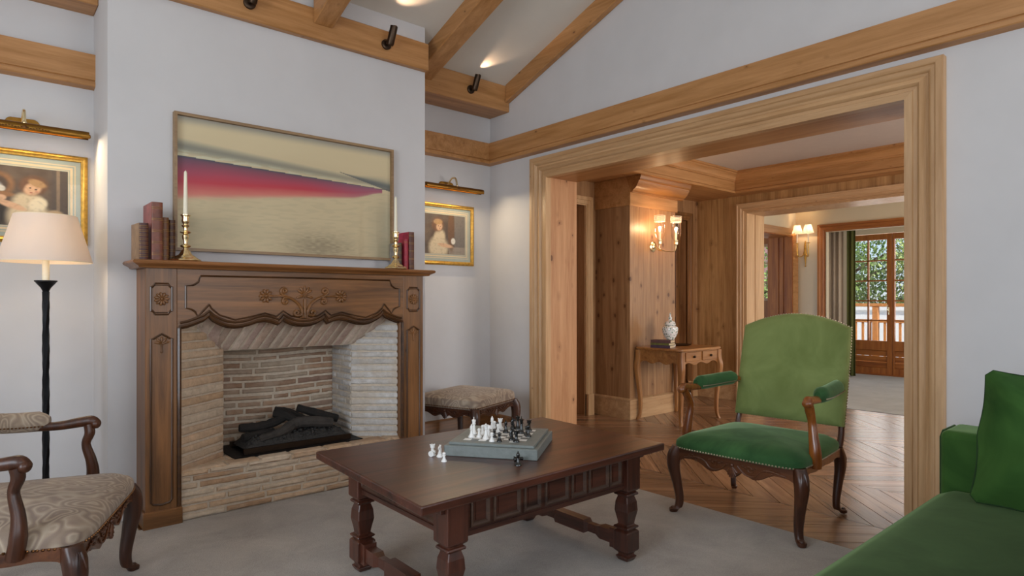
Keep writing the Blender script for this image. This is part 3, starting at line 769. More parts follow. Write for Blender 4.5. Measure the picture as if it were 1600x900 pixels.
# ---------------------------------------------------------------- gas log fire
CH = plain('charred_log', '#221e1b', .9, var=.5, nscale=18, bs_=.8)
CHL = plain('ash_grey_log', '#3c3733', .9, var=.35, nscale=20, bs_=.8)
EMB = plain('ember_bed', '#302e2c', .75, var=.9, nscale=90, bs_=1.0)
lf = thing('gas_log_fire', 'black tray of charred ceramic logs and embers inside the firebox', 'fire', (1.55, 4.0, .271))
TX = 0
MB().box(-.40, .42, -.19, .20, 0, .008).build('tray', M['iron'], lf, bev=.002)
bd = MB(); nx, ny = 44, 16; g = []
for j in range(ny+1):
    for i in range(nx+1):
        u, v = i/nx*2-1, j/ny*2-1
        edge = min(1, (1-abs(u))*5)*min(1, (1-abs(v))*2.5)
        g.append(Vector((u*.335+.02, v*.13+.01, .03+.055*edge**.6+rb.uniform(-.008, .008)*edge)))
bd.add(g, [(j*(nx+1)+i, j*(nx+1)+i+1, (j+1)*(nx+1)+i+1, (j+1)*(nx+1)+i) for j in range(ny) for i in range(nx)])
for _ in range(260):
    u, v = rb.uniform(-.95, .95), rb.uniform(-.95, .8)
    bd.ball((u*.32+.02, v*.12+.01, .06+.03*min(1, (1-abs(u))*4)*min(1, (1-abs(v))*2)), rb.uniform(.005, .011), n=5, m=4)
bd.build('ember_bed', EMB, lf)
MB().box(-.33, .36, -.135, -.12, .008, .04).box(-.33, .36, .13, .145, .008, .04).build('burner', M['bronze'], lf)
for nm, pts, r, m in (
    ('log', [(-.30, .05, .135), (-.18, .04, .13), (-.05, .03, .16), (.02, .05, .19)], [.026, .03, .028, .022], CH),
    ('log', [(-.22, -.08, .075), (-.08, -.06, .10), (.02, -.03, .135), (.1, -.04, .14), (.26, -.07, .12)], [.022, .03, .034, .036, .028], CHL),
    ('log', [(-.08, .07, .2), (-.02, .03, .185), (.06, -.02, .13)], [.028, .03, .026], CH),
    ('log', [(.08, .08, .215), (.2, .05, .17), (.33, .0, .125)], [.024, .03, .026], CH),
    ('log', [(-.06, .10, .215), (.03, .09, .19), (.16, .07, .12)], [.024, .026, .022], CH),
    ('log', [(-.30, -.02, .085), (-.2, -.0, .09), (-.1, .02, .09)], [.026, .028, .024], CH)):
    p = smooth_path(pts, 6); n_ = len(p)
    rr = []
    for i in range(n_):
        t = i/(n_-1)*(len(r)-1); k = min(int(t), len(r)-2)
        rr.append((r[k]*(1-(t-k))+r[k+1]*(t-k))*rb.uniform(.9, 1.08))
    MB().tube(p, rr, 9).build(nm, m, lf)

# ---------------------------------------------------------------- carved walnut surround
sr = thing('fireplace_surround', 'carved walnut fireplace surround with scalloped frieze and moulded mantel shelf', 'fireplace surround', (1.53, 3.715, 0))
SX, SY = 1.53, 3.715
P3 = lambda a, b, h: Vector((a-SX, 0-h, b))
# mantel shelf
mt = MB()
mt.sweep([(.655-SX, .235), (.655-SX, -.015), (2.405-SX, -.015), (2.405-SX, .235)],
         [(0, 1.372), (.012, 1.374), (.016, 1.382), (.03, 1.39), (.042, 1.396), (.045, 1.404), (.04, 1.412), (.03, 1.415), (0, 1.415)], XYp)
mt.box(.655-SX, 2.405-SX, -.016, .235, 1.374, 1.415)
mt.build('mantel_shelf', M['mantel'], sr)
fr_out = [(0.841,1.056),(.875,1.062),(0.909,1.074),(0.958,1.094),(0.986,1.117),(1.01,1.093),(1.041,1.074),(1.08,1.058),(1.122,1.052),(1.165,1.056),(1.204,1.066),(1.245,1.08),(1.288,1.087),(1.332,1.079),(1.37,1.063),(1.397,1.093),(1.42,1.078),(1.447,1.065),(1.48,1.055),(1.525,1.051)]
rt = [(3.05-a, b) for a, b in reversed(fr_out[:-1])]
fr_out = fr_out+rt
fz = MB(); poly = [(.827, 1.375)]+[(.827, 1.056)]+fr_out+[(2.223, 1.056), (2.223, 1.375)]
fz.prism(poly, P3, -.03, .0)
fz.build('frieze', M['walnutX'], sr)
def beadline(mb, pts, h, r, flat=1.0):
    r = r*1.35
    mb.tube([P3(a, b, h) for a, b in pts], r, 6, cap=True)
mo = MB()
def off(pts, d): return [(a, b+d) for a, b in pts]
beadline(mo, [(.836, .0+.1), (.836, 1.05)]+off(fr_out, 0.004)+[(2.214, 1.05), (2.214, .1)], .002, .008)
beadline(mo, off(fr_out, .026), .001, .0065)
beadline(mo, off(fr_out, -.004), -.02, .007)
mo.build('scalloped_moulding', M['walnutDX'], sr)
pn = MB()
L_ = [(.986, 1.18), (.955, 1.145), (.928, 1.114), (.915, 1.14), (.899, 1.152), (.868, 1.161), (.868, 1.281), (.905, 1.285), (.93, 1.303), (.942, 1.337), (1.53, 1.339)]
R_ = [(3.06-a, b) for a, b in reversed(L_[:-1])]
beadline(pn, L_+R_, .0005, .0045)
top2 = [(1.0, 1.155), (1.04, 1.12), (1.122, 1.092), (1.2, 1.106), (1.29, 1.128), (1.36, 1.108), (1.397, 1.14), (1.447, 1.108), (1.53, 1.093)]
beadline(pn, [(.986, 1.18)]+top2+[(3.06-a, b) for a, b in reversed(top2[:-1])]+[(3.06-.986, 1.18)], .0005, .004)
pn.build('panel_bead', M['walnutDX'], sr)
def rosette(mb, cx, cz, r, n=10, h=.008):
    for k in range(n):
        a = 2*PI*k/n; q = Matrix.Rotation(-a, 4, 'Y')
        c = P3(cx+math.cos(a)*r*.62, cz+math.sin(a)*r*.62, h)
        mb.ball(c, r*.40, r*.24, r*.21, 8, 5, q)
    mb.ball(P3(cx, cz, h+.004), r*.2, r*.2, r*.2, 8, 5)
    mb.tube([P3(cx+math.cos(t)*r*.28, cz+math.sin(t)*r*.28, h+.003) for t in [2*PI*i/12 for i in range(13)]], .0022, 5)
def spiral(cx, cz, r0, turns, a0, sgn, k=22):
    return [(cx+math.cos(a0+sgn*t*turns*2*PI)*r0*(1-t*.82), cz+math.sin(a0+sgn*t*turns*2*PI)*r0*(1-t*.82)) for t in [i/k for i in range(k+1)]]
cv = MB(); TT = lambda pts, r=.0055: cv.tube([P3(p.x, p.y, .006) for p in smooth_path([(q[0], q[1], 0) for q in pts], 4)], r*1.6, 7)
for s in (1, -1):
    X = lambda a: SX+s*(a-1.53)
    TT([(X(1.53-.235), 1.228), (X(1.40), 1.228)], .004)
    TT([(X(1.522), 1.10), (X(1.512), 1.125), (X(1.508), 1.15), (X(1.49), 1.18), (X(1.46), 1.206), (X(1.425), 1.222), (X(1.40), 1.232)])
    TT([(X(1.40), 1.232), (X(1.385), 1.248)]+[(X(a), b) for a, b in spiral(1.403, 1.259, .019, 1.2, PI*1.05, -1)])
    TT([(X(1.43), 1.219), (X(1.40), 1.214)]+[(X(a), b) for a, b in spiral(1.410, 1.196, .017, 1.2, PI*.7, 1)])
    TT([(X(1.508), 1.15), (X(1.514), 1.13), (X(1.50), 1.112)]+[(X(a), b) for a, b in spiral(1.480, 1.127, .018, 1.2, -PI*.3, -1)])
    rosette(cv, X(1.295), 1.228, .041)
TT([(1.53, 1.10), (1.53, 1.21)], .0055)
for a in (90, 35, 145, -20, 200, 60, 120):
    q = Matrix.Rotation(-R(a), 4, 'Y'); ln = .03 if a != 90 else .034
    cv.ball(P3(1.53+math.cos(R(a))*.034, 1.235+math.sin(R(a))*.034, .004), ln*.75, .006, .0085, 8, 5, q)
rosette(cv, 1.53, 1.235, .018, 8, .007)
for dx in (-.02, -.01, 0, .01, .02): TT([(1.53, 1.115), (1.53+dx*.7, 1.102), (1.53+dx*1.5, 1.095)], .0035)
cv.build('carved_flower_scrolls', M['walnutX'], sr)
# pilasters
for s, xa, xb in ((1, .676, .827), (-1, 2.223, 2.383)):
    p_ = MB(); p_.box(xa-SX, xb-SX, 0, .235, .085, 1.376)
    ia, ib = (xb-.02, xb+.022) if s == 1 else (xa-.022, xa+.02)
    p_.prism([(ia, .0), (ib, .0), (ib, 1.06), (ia, 1.06)], P3, -.06, -.004)
    p_ = p_.build('pilaster', M['walnutZ'], sr, bev=.003)
    MB().box(xa-.012-SX, xb+(.024 if s == 1 else .012)-SX-(.0 if s == 1 else 0), -.014, .235, 0, .09).build('plinth', M['walnutX'], p_, bev=.004)
    xc = (xa+xb)/2; f = MB()
    hw = .050
    def notched(z0, z1, r=.018):
        pts = []
        for (cx, cz, a0) in ((xc-hw, z0, 0), (xc-hw, z1, -90), (xc+hw, z1, 180), (xc+hw, z0, 90)):
            for k in range(5): t = R(a0+90*k/4); pts.append((cx+r*math.cos(t), cz+r*math.sin(t)))
        return pts+[pts[0]]
    beadline(f, notched(1.128, 1.292), .001, .004)
    beadline(f, [(a, b) for a, b in notched(1.138, 1.282, .015)], -.0, .002)
    low = [(xc-hw, .14), (xc-hw, .998), (xc-hw+.012, 1.0), (xc-.02, 1.012), (xc, 1.024), (xc+.02, 1.012), (xc+hw-.012, 1.0), (xc+hw, .998), (xc+hw, .14), (xc+hw-.012, .125), (xc, .118), (xc-hw+.012, .125), (xc-hw, .14)]
    beadline(f, low, .001, .0045)
    f.build('panel_bead', M['walnutDZ'], p_)
    g = MB(); rosette(g, xc, 1.21, .036, 11)
    g.build('carved_rosette', M['walnutZ'], p_); g = MB()
    for a in (90, 50, 130, 15, 165):
        q = Matrix.Rotation(-R(a), 4, 'Y')
        g.ball(P3(xc+math.cos(R(a))*.02, .972+math.sin(R(a))*.02, .003), .019, .005, .007, 8, 5, q)
    g.tube([P3(xc, .972, .003), P3(xc, .945, .004), P3(xc, .935, .003)], [.007, .004, .006], 7); g.ball(P3(xc, .928, .003), .006)
    g.build('carved_leaf', M['walnutZ'], p_)
# ---------------------------------------------------------------- carved open armchairs
def interp(path, vals, t):
    x = t*(len(vals)-1); k = min(int(x), len(vals)-2); return vals[k]*(1-(x-k))+vals[k+1]*(x-k)
def limb(mb, pts, rad, n=10, flat=1.0, k=6, up=(1, 0, 0)):
    p = smooth_path(pts, k); m = len(p)
    return mb.tube(p, [interp(p, rad, i/(m-1)) for i in range(m)], n, flat, up)
def cab_leg(x, y, h, ox, oy, r=.026, kick=.05):
    """cabriole leg: knee pushed out towards (ox, oy), slim ankle, small scroll foot"""
    mb = MB()
    P = [(x, y, h), (x+ox*.022, y+oy*.022, h-.05), (x+ox*.03, y+oy*.03, h*.70), (x+ox*.012, y+oy*.012, h*.45), (x-ox*.002, y-oy*.002, h*.22), (x+ox*.004, y+oy*.004, h*.08), (x+ox*kick*.5, y+oy*kick*.5, .018), (x+ox*kick*.62, y+oy*kick*.62, .0)]
    rr = [r*1.05, r*1.12, r*1.0, r*.78, r*.66, r*.62, r*.78, r*.6]
    p = smooth_path(P, 6); m = len(p); ang = math.atan2(oy, ox)
    secs = [(q.x, q.y, q.z, interp(p, rr, i/(m-1))*1.05, interp(p, rr, i/(m-1))*.92) for i, q in enumerate(p)]
    secs = [s for i, s in enumerate(secs) if i == 0 or s[2] < secs[i-1][2]]
    mb.stack(secs, 14, 3.0, ang)
    # carved leaf and fillets on the knee
    o = Vector((ox, oy, 0)).normalized(); sd = Vector((-o.y, o.x, 0))
    for s in (-1, 0, 1):
        a = [Vector((x, y, h-.02))+o*(r+.016)+sd*s*.006, Vector((x, y, h-.07))+o*(r+.027)+sd*s*.013, Vector((x, y, h-.13))+o*(r+.018)+sd*s*.006, Vector((x, y, h-.17))+o*(r+.008)]
        mb.tube(smooth_path(a, 4), [.003, .005, .0055, .006, .006, .006, .0055, .005, .004, .0035, .003, .002, .002][:13], 6)
    mb.ball(Vector((x+ox*kick*.62, y+oy*kick*.62, .016)), r*.5, r*.5, .016, 10, 6)
    return mb
def apron(mb, a, b, z1, drop, thick, n=36, amp=.03, center=.045):
    """carved seat rail from point a to b, scalloped below, in the vertical plane through a-b"""
    a, b = Vector(a), Vector(b); d = (b-a); L = d.length; d.normalize(); nn = Vector((d.y, -d.x, 0))
    top = []; bot = []
    for i in range(n+1):
        t = i/n; u = abs(2*t-1)
        sc = drop + center*math.exp(-((u)/.10)**2) + amp*math.exp(-((u-.36)/.17)**2) + .022*max(0, (u-.86)/.14)**1.5 - .004*math.exp(-((u-.7)/.1)**2)
        p = a+d*(L*t); top.append(p+Vector((0, 0, z1))); bot.append(p+Vector((0, 0, z1-sc)))
    h = thick/2
    rings = [[p+nn*s for s in (h,)]+[] for p in top]
    vs = []
    rr = []
    for p, q in zip(top, bot): rr.append([p+nn*h, q+nn*h, q-nn*h, p-nn*h])
    mb.rings(rr, smooth=False)
    mb.tube([q+nn*(h+.001) for q in bot], .0055, 6)
    return bot, nn, h, d, L
def carve(mb, a, b, z1, thick, drop):
    a, b = Vector(a), Vector(b); d = (b-a); L = d.length; d.normalize(); nn = Vector((d.y, -d.x, 0)); m = (a+b)/2
    f = lambda u, v: m+d*u+Vector((0, 0, z1-v))+nn*(thick/2+.003)
    for k in range(7):     # shell
        t = R(-90+(k-3)*24); mb.tube([f(0, drop*.55), f(math.cos(t)*.028, drop*.75-math.sin(t)*.045+.0)], [.003, .006], 6)
    mb.ball(f(0, drop*.5), .011)
    for s in (1, -1):
        pts = [f(s*.03, drop*.5), f(s*.07, drop*.9), f(s*.12, drop*.95), f(s*.16, drop*.55), f(s*.21, drop*.45), f(s*(L/2-.05), drop*.6)]
        mb.tube(smooth_path(pts, 4), .0042, 6)
        sp = [f(s*(.10+math.cos(t)*.02*(1-t/9)), drop*.55+math.sin(t)*.02*(1-t/9)) for t in [i*.35 for i in range(22)]]
        mb.tube(sp, .0035, 5)
        for k in range(5): mb.ball(f(s*(.055+.018*k), drop*(.45+.08*(k % 2))), .0085, .006, .0055, 7, 5)
        for k in range(4): mb.ball(f(s*(.19+.02*k), drop*.5+.012*math.sin(k*2)), .009, .006, .005, 7, 5)
def seat_outline(wf, wb, yf, yb, bow=.02, n=40):
    pts = []
    for i in range(n):
        t = 2*PI*(i+.5)/n; c, s = math.cos(t), math.sin(t)
        u = math.copysign(abs(c)**(2/11), c); v = math.copysign(abs(s)**(2/11), s)
        k = (v+1)/2; hw = wb/2+(wf/2-wb/2)*k; y = (yb+yf)/2+v*(yf-yb)/2
        if v > 0: y += bow*(1-u*u)*v
        pts.append((u*hw, y-(yf+yb)/2))
    return pts
def nails(mb, pts, r=.0055, step=.0165):
    acc = 0; pts = [Vector(p) for p in pts]; last = pts[0]; mb.ball(last, r, n=6, m=4)
    for a, b in zip(pts, pts[1:]):
        L = (b-a).length; q = step-acc
        while q <= L:
            mb.ball(a+(b-a)*(q/L), r, n=6, m=4); q += step
        acc = (acc+L) % step if L < q else L-(q-step)
def armchair(name, label, loc, rz, wf, wb, yf, yb, zr, wood_, fab, fabback, nailm, back=True, foot=None, group=None, hz=.70, crown=.055, aset=.18, tipf=.085, pad0=.06):
    t = thing(name, label, 'armchair', loc, rz, group)
    hwf, hwb = wf/2, wb/2
    fx, bx = hwf-.028, hwb-.02
    for s in (1, -1): cab_leg(s*fx, yf-.035, zr, s*.75, .75, .033).build('leg', wood_, t)
    for s in (1, -1): cab_leg(s*bx, yb+.03, zr, s*.35, -.9, .028, .09).build('leg', wood_, t)
    rl_ = MB()
    apron(rl_, (-fx, yf-.022, 0), (fx, yf-.022, 0), zr, .062, .03, amp=.04, center=.05)
    A = ((fx+.012, yf-.03, 0), (bx+.008, yb+.03, 0)); apron(rl_, A[0], A[1], zr, .045, .028, amp=.006, center=.0)
    apron(rl_, (-bx-.008, yb+.03, 0), (-fx-.012, yf-.03, 0), zr, .045, .028, amp=.006, center=.0)
    apron(rl_, (bx, yb+.02, 0), (-bx, yb+.02, 0), zr, .045, .028, amp=.0, center=0)
    carve(rl_, (fx, yf-.022, 0), (-fx, yf-.022, 0), zr, .03, .09)
    rl_.build('seat_rail', M['mahoRX'], t)
    o = seat_outline(wf, wb, yf, yb); cy = (yf+yb)/2
    to = lambda a, b, h: Vector((a, b+cy, h))
    MB().pad(o, [(.97, zr-.012), (1.0, zr-.008), (1.008, zr+.014), (1.0, zr+.030), (.965, zr+.044), (.86, zr+.052+crown*.25), (.7, zr+.05+crown*.5), (.5, zr+.05+crown*.75), (.25, zr+.05+crown*.95), (.04, zr+.05+crown)], to).build('seat', fab, t)
    nm = MB(); out = [to(a*1.006, b*1.006, zr-.004) for a, b in o]; nails(nm, out+[out[0]]); nm.build('nailhead_trim', nailm, t)
    # arms: carved post, swept handrail, padded rest
    for s in (1, -1):
        am_ = MB()
        xb0, yb0 = s*(hwf-.005), yf-aset
        am_hh = hz-zr; tp_ = yb0+tipf
        limb(am_, [(xb0, yb0, zr-.02), (xb0+s*.006, yb0+.012, zr+.05), (xb0-s*.004, yb0+.008, zr+am_hh*.4), (xb0-s*.014, yb0-.012+tipf*.2, zr+am_hh*.65), (xb0-s*.012, yb0-.005+tipf*.5, hz-.055), (xb0-s*.008, tp_-.02, hz-.018)],
             [.032, .031, .025, .021, .025, .024], 12, .8)
        limb(am_, [(xb0-s*.004, tp_+.012, hz-.024), (xb0-s*.006, tp_-.008, hz-.004), (xb0-s*.008, tp_-.05, hz-.006), (xb0-s*.016, yb0-.12, hz-.016), (xb0-s*.03, yb0-.28, hz-.012), (s*(hwb-.02), yb-.035, hz)],
             [.017, .022, .02, .017, .016, .017], 12, 1.1)
        am_.ball((xb0-s*.004, tp_+.006, hz-.016), .026, .02, .022, 12, 7)
        for k in range(0): am_.tube([(xb0+s*(.012+.004*k), yb0-.02+.01*k, zr+.05), (xb0+s*(.016), yb0-.035+.01*k, zr+.13), (xb0+s*.008, yb0-.01+.008*k, zr+.2)], .0035, 5)
        am_ = am_.build('arm', M['mahoL'] if tipf > .05 else wood_, t)
        pd = MB(); ye = yb-.0; yp = yb0-pad0; pth = smooth_path([(xb0-s*.01, yp, hz+.008), (xb0-s*.016, yp*.67+ye*.33, hz+.006), (xb0-s*.03, yp*.33+ye*.67, hz+.01), (s*(hwb-.02), ye, hz+.012)], 5); m = len(pth)
        pd.tube(pth, [.037*(min(1, .45+i*.3) if i < m/2 else min(1, .45+(m-1-i)*.3)) for i in range(m)], 12, 1.15, up=(1, 0, 0))
        pd.build('arm_pad', fab, am_)
        for side in (1, -1):
            n2 = MB(); nails(n2, [p+Vector((side*.040, 0, -.016)) for p in pth[1:-1]], .004, .013); n2.build('nailhead_trim', nailm, am_)
    if back:
        zb0, zb1 = zr+.105, 1.05
        lean = lambda z: yb-.015-(z-zr)*.24
        pts = []
        n = 26
        for i in range(n+1):
            u = i/n*2-1
            camel = .065*max(0, math.cos(u*PI/2*1.05))**1.0
            edge = -.012*abs(u)**8
            pts.append((u*(hwb-.0+.012*0), zb1+camel-.0+edge))
        outl = [(-hwb*.985, zb0)]+[(-hwb*.99, zb0+.2), (-hwb*.985, zb0+.4)]+[(a*.97, b) for a, b in pts]+[(hwb*.985, zb0+.4), (hwb*.99, zb0+.2), (hwb*.985, zb0)]+[(hwb*(1-k/6)*.985, zb0) for k in range(1, 12)]
        czb = (zb0+zb1)/2
        rel = [(a, b-czb) for a, b in outl]
        tb = lambda a, b, h: Vector((a, lean(b+czb)+h, b+czb))
        MB().pad(rel, [(.6, -.035), (.97, -.035), (.99, -.026), (1.0, -.01), (1.0, .012), (.985, .030), (.94, .043), (.8, .055), (.55, .062), (.25, .066), (.04, .067)], tb).build('backrest', fabback, t)
        n3 = MB(); ring = [tb(a*1.003, b*1.003, -.008) for a, b in rel]; nails(n3, ring+[ring[0]], .0055, .0165)
        n3.build('nailhead_trim', nailm, t)
        st_ = MB()
        for s in (1, -1): limb(st_, [(s*(bx+.0), yb+.02, zr-.05), (s*(bx+.002), lean(zr+.05)-.01, zr+.06), (s*(hwb-.03), lean(zb0+.06)-.01, zb0+.08)], [.019, .017, .016], 10)
        st_.box(-hwb*.9, hwb*.9, lean(zb0)-.035, lean(zb0)-.01, zb0+.01, zb0+.05)
        st_.build('back_frame', wood_, t)
    return t
armchair('armchair', 'high-backed green velvet armchair with carved legs, standing in the wide opening', (3.385, 1.745, .005), R(93), .72, .65, .37, -.29, .375, M['mahoZ'], M['velvet'], M['velvetsheen'], M['nail'], hz=.70)
armchair('armchair', 'paisley upholstered armchair with carved dark arms at the lower left', (.072, 2.98, .005), R(-112), .76, .66, .36, -.30, .385, M['mahoZ'], M['paisley'], M['paisley'], M['nailold'], hz=.675, aset=.18, tipf=.02, pad0=.14)

# ---------------------------------------------------------------- footstool
def stool():
    t = thing('footstool', 'low carved stool with a pale paisley cushion in the corner beside the fireplace', 'stool', (2.96, 3.975, .005), R(19.5))
    W2, D2, zr = .31, .285, .40
    for s in (1, -1):
        for q in (1, -1): cab_leg(s*(W2-.03), q*(D2-.03), zr, s*.72, q*.72, .034, .03).build('leg', M['mahoZ'], t)
    r_ = MB()
    X_, Y_ = W2-.028, D2-.028
    for a, b in (((-X_, -Y_, 0), (X_, -Y_, 0)), ((X_, -Y_, 0), (X_, Y_, 0)), ((X_, Y_, 0), (-X_, Y_, 0)), ((-X_, Y_, 0), (-X_, -Y_, 0))):
        apron(r_, a, b, zr, .05, .03, amp=.025, center=.03)
        carve(r_, a, b, zr, .03, .06)
    r_.build('seat_rail', M['mahoX'], t)
    o = seat_outline(W2*2, W2*2, D2, -D2, 0)
    MB().pad(o, [(.97, zr-.01), (1.0, zr), (1.004, zr+.03), (.985, zr+.058), (.93, zr+.072), (.75, zr+.086), (.5, zr+.096), (.2, zr+.1), (.03, zr+.101)], XYp).build('cushion', M['paisley'], t)
    nm = MB(); ring = [Vector((a*1.004, b*1.004, zr+.004)) for a, b in o]; nails(nm, ring+[ring[0]], .005, .015); nm.build('nailhead_trim', M['nailold'], t)
stool()

# ---------------------------------------------------------------- coffee table
TB = (1.795, 2.185, .005); TR = R(-.6)
t = thing('coffee_table', 'low dark carved oak coffee table with panelled apron and thick plank top', 'coffee table', TB, TR)
HL, HW, ZT = .675, .45, .526
tq = [(-.694, -.472), (.668, -.43), (.68, .428), (-.652, .472)]
MB().hexa([Vector((a, b, ZT-.034)) for a, b in tq]+[Vector((a, b, ZT)) for a, b in tq]).build('tabletop', M['oakX'], t, bev=.006, seg=2)
LX, LY = .49, .345
lg = [(0, 0, 0, .026, .026), (0, 0, .02, .036, .036), (0, 0, .024, .026, .026), (0, 0, .035, .028, .028), (0, 0, .05, .043, .043), (0, 0, .135, .043, .043), (0, 0, .145, .03, .03), (0, 0, .152, .042, .042), (0, 0, .158, .042, .042), (0, 0, .165, .027, .027),
      (0, 0, .185, .03, .03), (0, 0, .23, .039, .039), (0, 0, .27, .036, .036), (0, 0, .298, .027, .027), (0, 0, .303, .041, .041), (0, 0, .311, .041, .041), (0, 0, .317, .03, .03), (0, 0, .330, .046, .046), (0, 0, ZT-.035, .046, .046)]
for sx in (1, -1):
    for sy in (1, -1):
        m = MB(); s2 = [(a, b, c, d*1.0, e*1.0) for a, b, c, d, e in lg]
        m.sq([(c, d, e) for a, b, c, d, e in s2], (sx*LX, sy*LY, 0)); m.build('leg', M['oakZ'], t, bev=.004)
def panelled(x0, x1, z0, z1, xs, to):
    mb = MB(); pn_ = []; wm = MB()
    f = lambda a0, a1, b0, b1, h0, h1: mb.prism([(a0, b0), (a1, b0), (a1, b1), (a0, b1)], to, h0, h1)
    f(x0, x1, z0, z1, -.018, 0)
    for c, w_ in xs:
        a0, a1, b0, b1 = c-w_/2, c+w_/2, z0+.026, z1-.016
        wm.sweep([(a0, b0), (a0, b1), (a1, b1), (a1, b0)], [(-.004, 0), (-.002, .007), (.004, .009), (.010, .005), (.014, 0)], to, True)
        mb.prism([(a0+.022, b0+.02), (a1-.022, b0+.02), (a1-.022, b1-.02), (a0+.022, b1-.02)], to, 0, .003)
    f(x0, x1, z0-.004, z0+.014, 0, .006)
    return mb, wm
az0, az1 = ZT-.182, ZT-.034
lay = [(-.375, .085), (-.245, .13), (-.115, .085), (.02, .13), (.15, .085), (.275, .125), (.385, .075)]
for s in (1, -1):
    to = (lambda a, b, h: Vector((a, -(LY+.022)-h, b))) if s == 1 else (lambda a, b, h: Vector((a, (LY+.022)+h, b)))
    a_, b_ = panelled(-LX+.04, LX-.04, az0, az1, lay, to); b_.build('panel_moulding', M['oakworn'], a_.build('side_apron', M['oakX'], t))
for s in (1, -1):
    to = (lambda a, b, h: Vector((-(LX+.022)-h, a, b))) if s == 1 else (lambda a, b, h: Vector(((LX+.022)+h, a, b)))
    a_, b_ = panelled(-LY+.04, LY-.04, az0+.012, az1, [(-.16, .28), (.16, .28)], to); b_.build('panel_moulding', M['oakworn'], a_.build('end_apron', M['oakY'], t))
for s in (1, -1):
    m = MB()
    secs = [(-LY+.04, .03), (-.20, .03), (-.17, .02), (-.12, .02), (-.10, .032), (.10, .032), (.12, .02), (.17, .02), (.20, .03), (LY-.04, .03)]
    for (y0, r0), (y1, r1) in zip(secs, secs[1:]):
        m.hexa([Vector(p) for p in ((s*LX-r0*.8, y0, .09-r0), (s*LX+r0*.8, y0, .09-r0), (s*LX+r1*.8, y1, .09-r1), (s*LX-r1*.8, y1, .09-r1), (s*LX-r0*.8, y0, .09+r0), (s*LX+r0*.8, y0, .09+r0), (s*LX+r1*.8, y1, .09+r1), (s*LX-r1*.8, y1, .09+r1))])
    m.box(s*LX-.03, s*LX+.03, -LY+.04, -LY+.075, .045, .135).box(s*LX-.03, s*LX+.03, LY-.075, LY-.04, .045, .135)
    m.build('stretcher', M['oakY'], t)
    for q in (1, -1):
        c = MB()
        c.box(s*(LX+.0)+(.044 if s > 0 else -.085), s*(LX)+(.085 if s > 0 else -.044), q*LY-.035, q*LY+.035, ZT-.06, ZT-.034)
        c.box(s*(LX+.0)+(.044 if s > 0 else -.065), s*(LX)+(.065 if s > 0 else -.044), q*LY-.03, q*LY+.03, ZT-.085, ZT-.06)
        c.build('corbel', M['oakY'], t, bev=.003)

# ---------------------------------------------------------------- chess
BC = Vector((1.817, 2.182, .531)); BA = R(-53.5)
t = thing('chess_box', 'grey-green leather chess box with an inlaid board lid on the coffee table', 'chess board', BC, BA)
MB().box(-.205, .205, -.200, .200, 0, .046).build('box', M['leather'], t, bev=.003)
MB().box(-.188, .188, -.183, .183, .046, .058).build('lid', M['leather'], t, bev=.002)
SQ = .0345
wsq, dsq = MB(), MB()
for i in range(8):
    for j in range(8):
        (wsq if (i+j) % 2 == 0 else dsq).box((i-4)*SQ+.0006, (i-3)*SQ-.0006, (j-4)*SQ+.0006, (j-3)*SQ-.0006, .0575, .0587)
wsq.build('white_squares', M['white'], t); dsq.build('grey_squares', M['leatherd'], t)
prof = {
 'pawn': [(.0125, 0), (.0125, .003), (.010, .007), (.007, .012), (.0048, .02), (.0045, .024), (.0085, .0255), (.006, .028), (.0062, .030), (.0075, .034), (.0062, .038), (.002, .0405)],
 'rook': [(.0145, 0), (.0145, .004), (.011, .009), (.0078, .016), (.0066, .028), (.0072, .033), (.0105, .035), (.0100, .044), (.0105, .046), (.0085, .046), (.0080, .042)],
 'bishop': [(.0145, 0), (.0145, .004), (.011, .009), (.0068, .018), (.005, .032), (.0095, .035), (.006, .037), (.0078, .043), (.0062, .050), (.002, .055), (.0028, .057), (.001, .059)],
 'queen': [(.0155, 0), (.0155, .004), (.012, .009), (.0078, .019), (.0055, .040), (.0105, .043), (.0065, .045), (.0085, .053), (.0105, .060), (.0095, .061), (.003, .063), (.0035, .066), (.001, .068)],
 'king': [(.0155, 0), (.0155, .004), (.012, .009), (.008, .019), (.0058, .043), (.011, .046), (.007, .048), (.0085, .056), (.0098, .063), (.0088, .065), (.002, .067)],
}
def chess_mesh(kind):
    mb = MB()
    if kind == 'knight':
        mb.lathe([(.0145, 0), (.0145, .004), (.011, .009), (.008, .014), (.0085, .018)], n=16)
        mb.tube(smooth_path([(0, .0, .016), (0, .003, .026), (0, .001, .036), (0, -.004, .043)], 4), [.009, .009, .0088, .0085, .0085, .008, .008, .0078, .0075, .007, .007, .0065, .006], 9, .7)
        mb.tube(smooth_path([(0, .002, .043), (0, -.006, .042), (0, -.014, .036)], 3), [.0065, .0065, .006, .0055, .005, .0045, .004], 8, .75)
        mb.ball((.003, .003, .049), .0018, .0018, .004, 6, 4).ball((-.003, .003, .049), .0018, .0018, .004, 6, 4)
    else:
        mb.lathe(prof[kind], n=16)
        if kind == 'king': mb.box(-.0014, .0014, -.0014, .0014, .066, .077).box(-.004, .004, -.0014, .0014, .0705, .0735)
        if kind == 'rook':
            for k in range(5):
                a = 2*PI*k/5; mb.box(-.0016, .0016, -.003, .003, .045, .049, T(math.cos(a)*.0092, math.sin(a)*.0092, 0) @ Matrix.Rotation(a+PI/2, 4, 'Z'))
        if kind == 'queen':
            for k in range(8): a = 2*PI*k/8; mb.ball((math.cos(a)*.0095, math.sin(a)*.0095, .0615), .0017, n=6, m=4)
    return mb
CM = {}
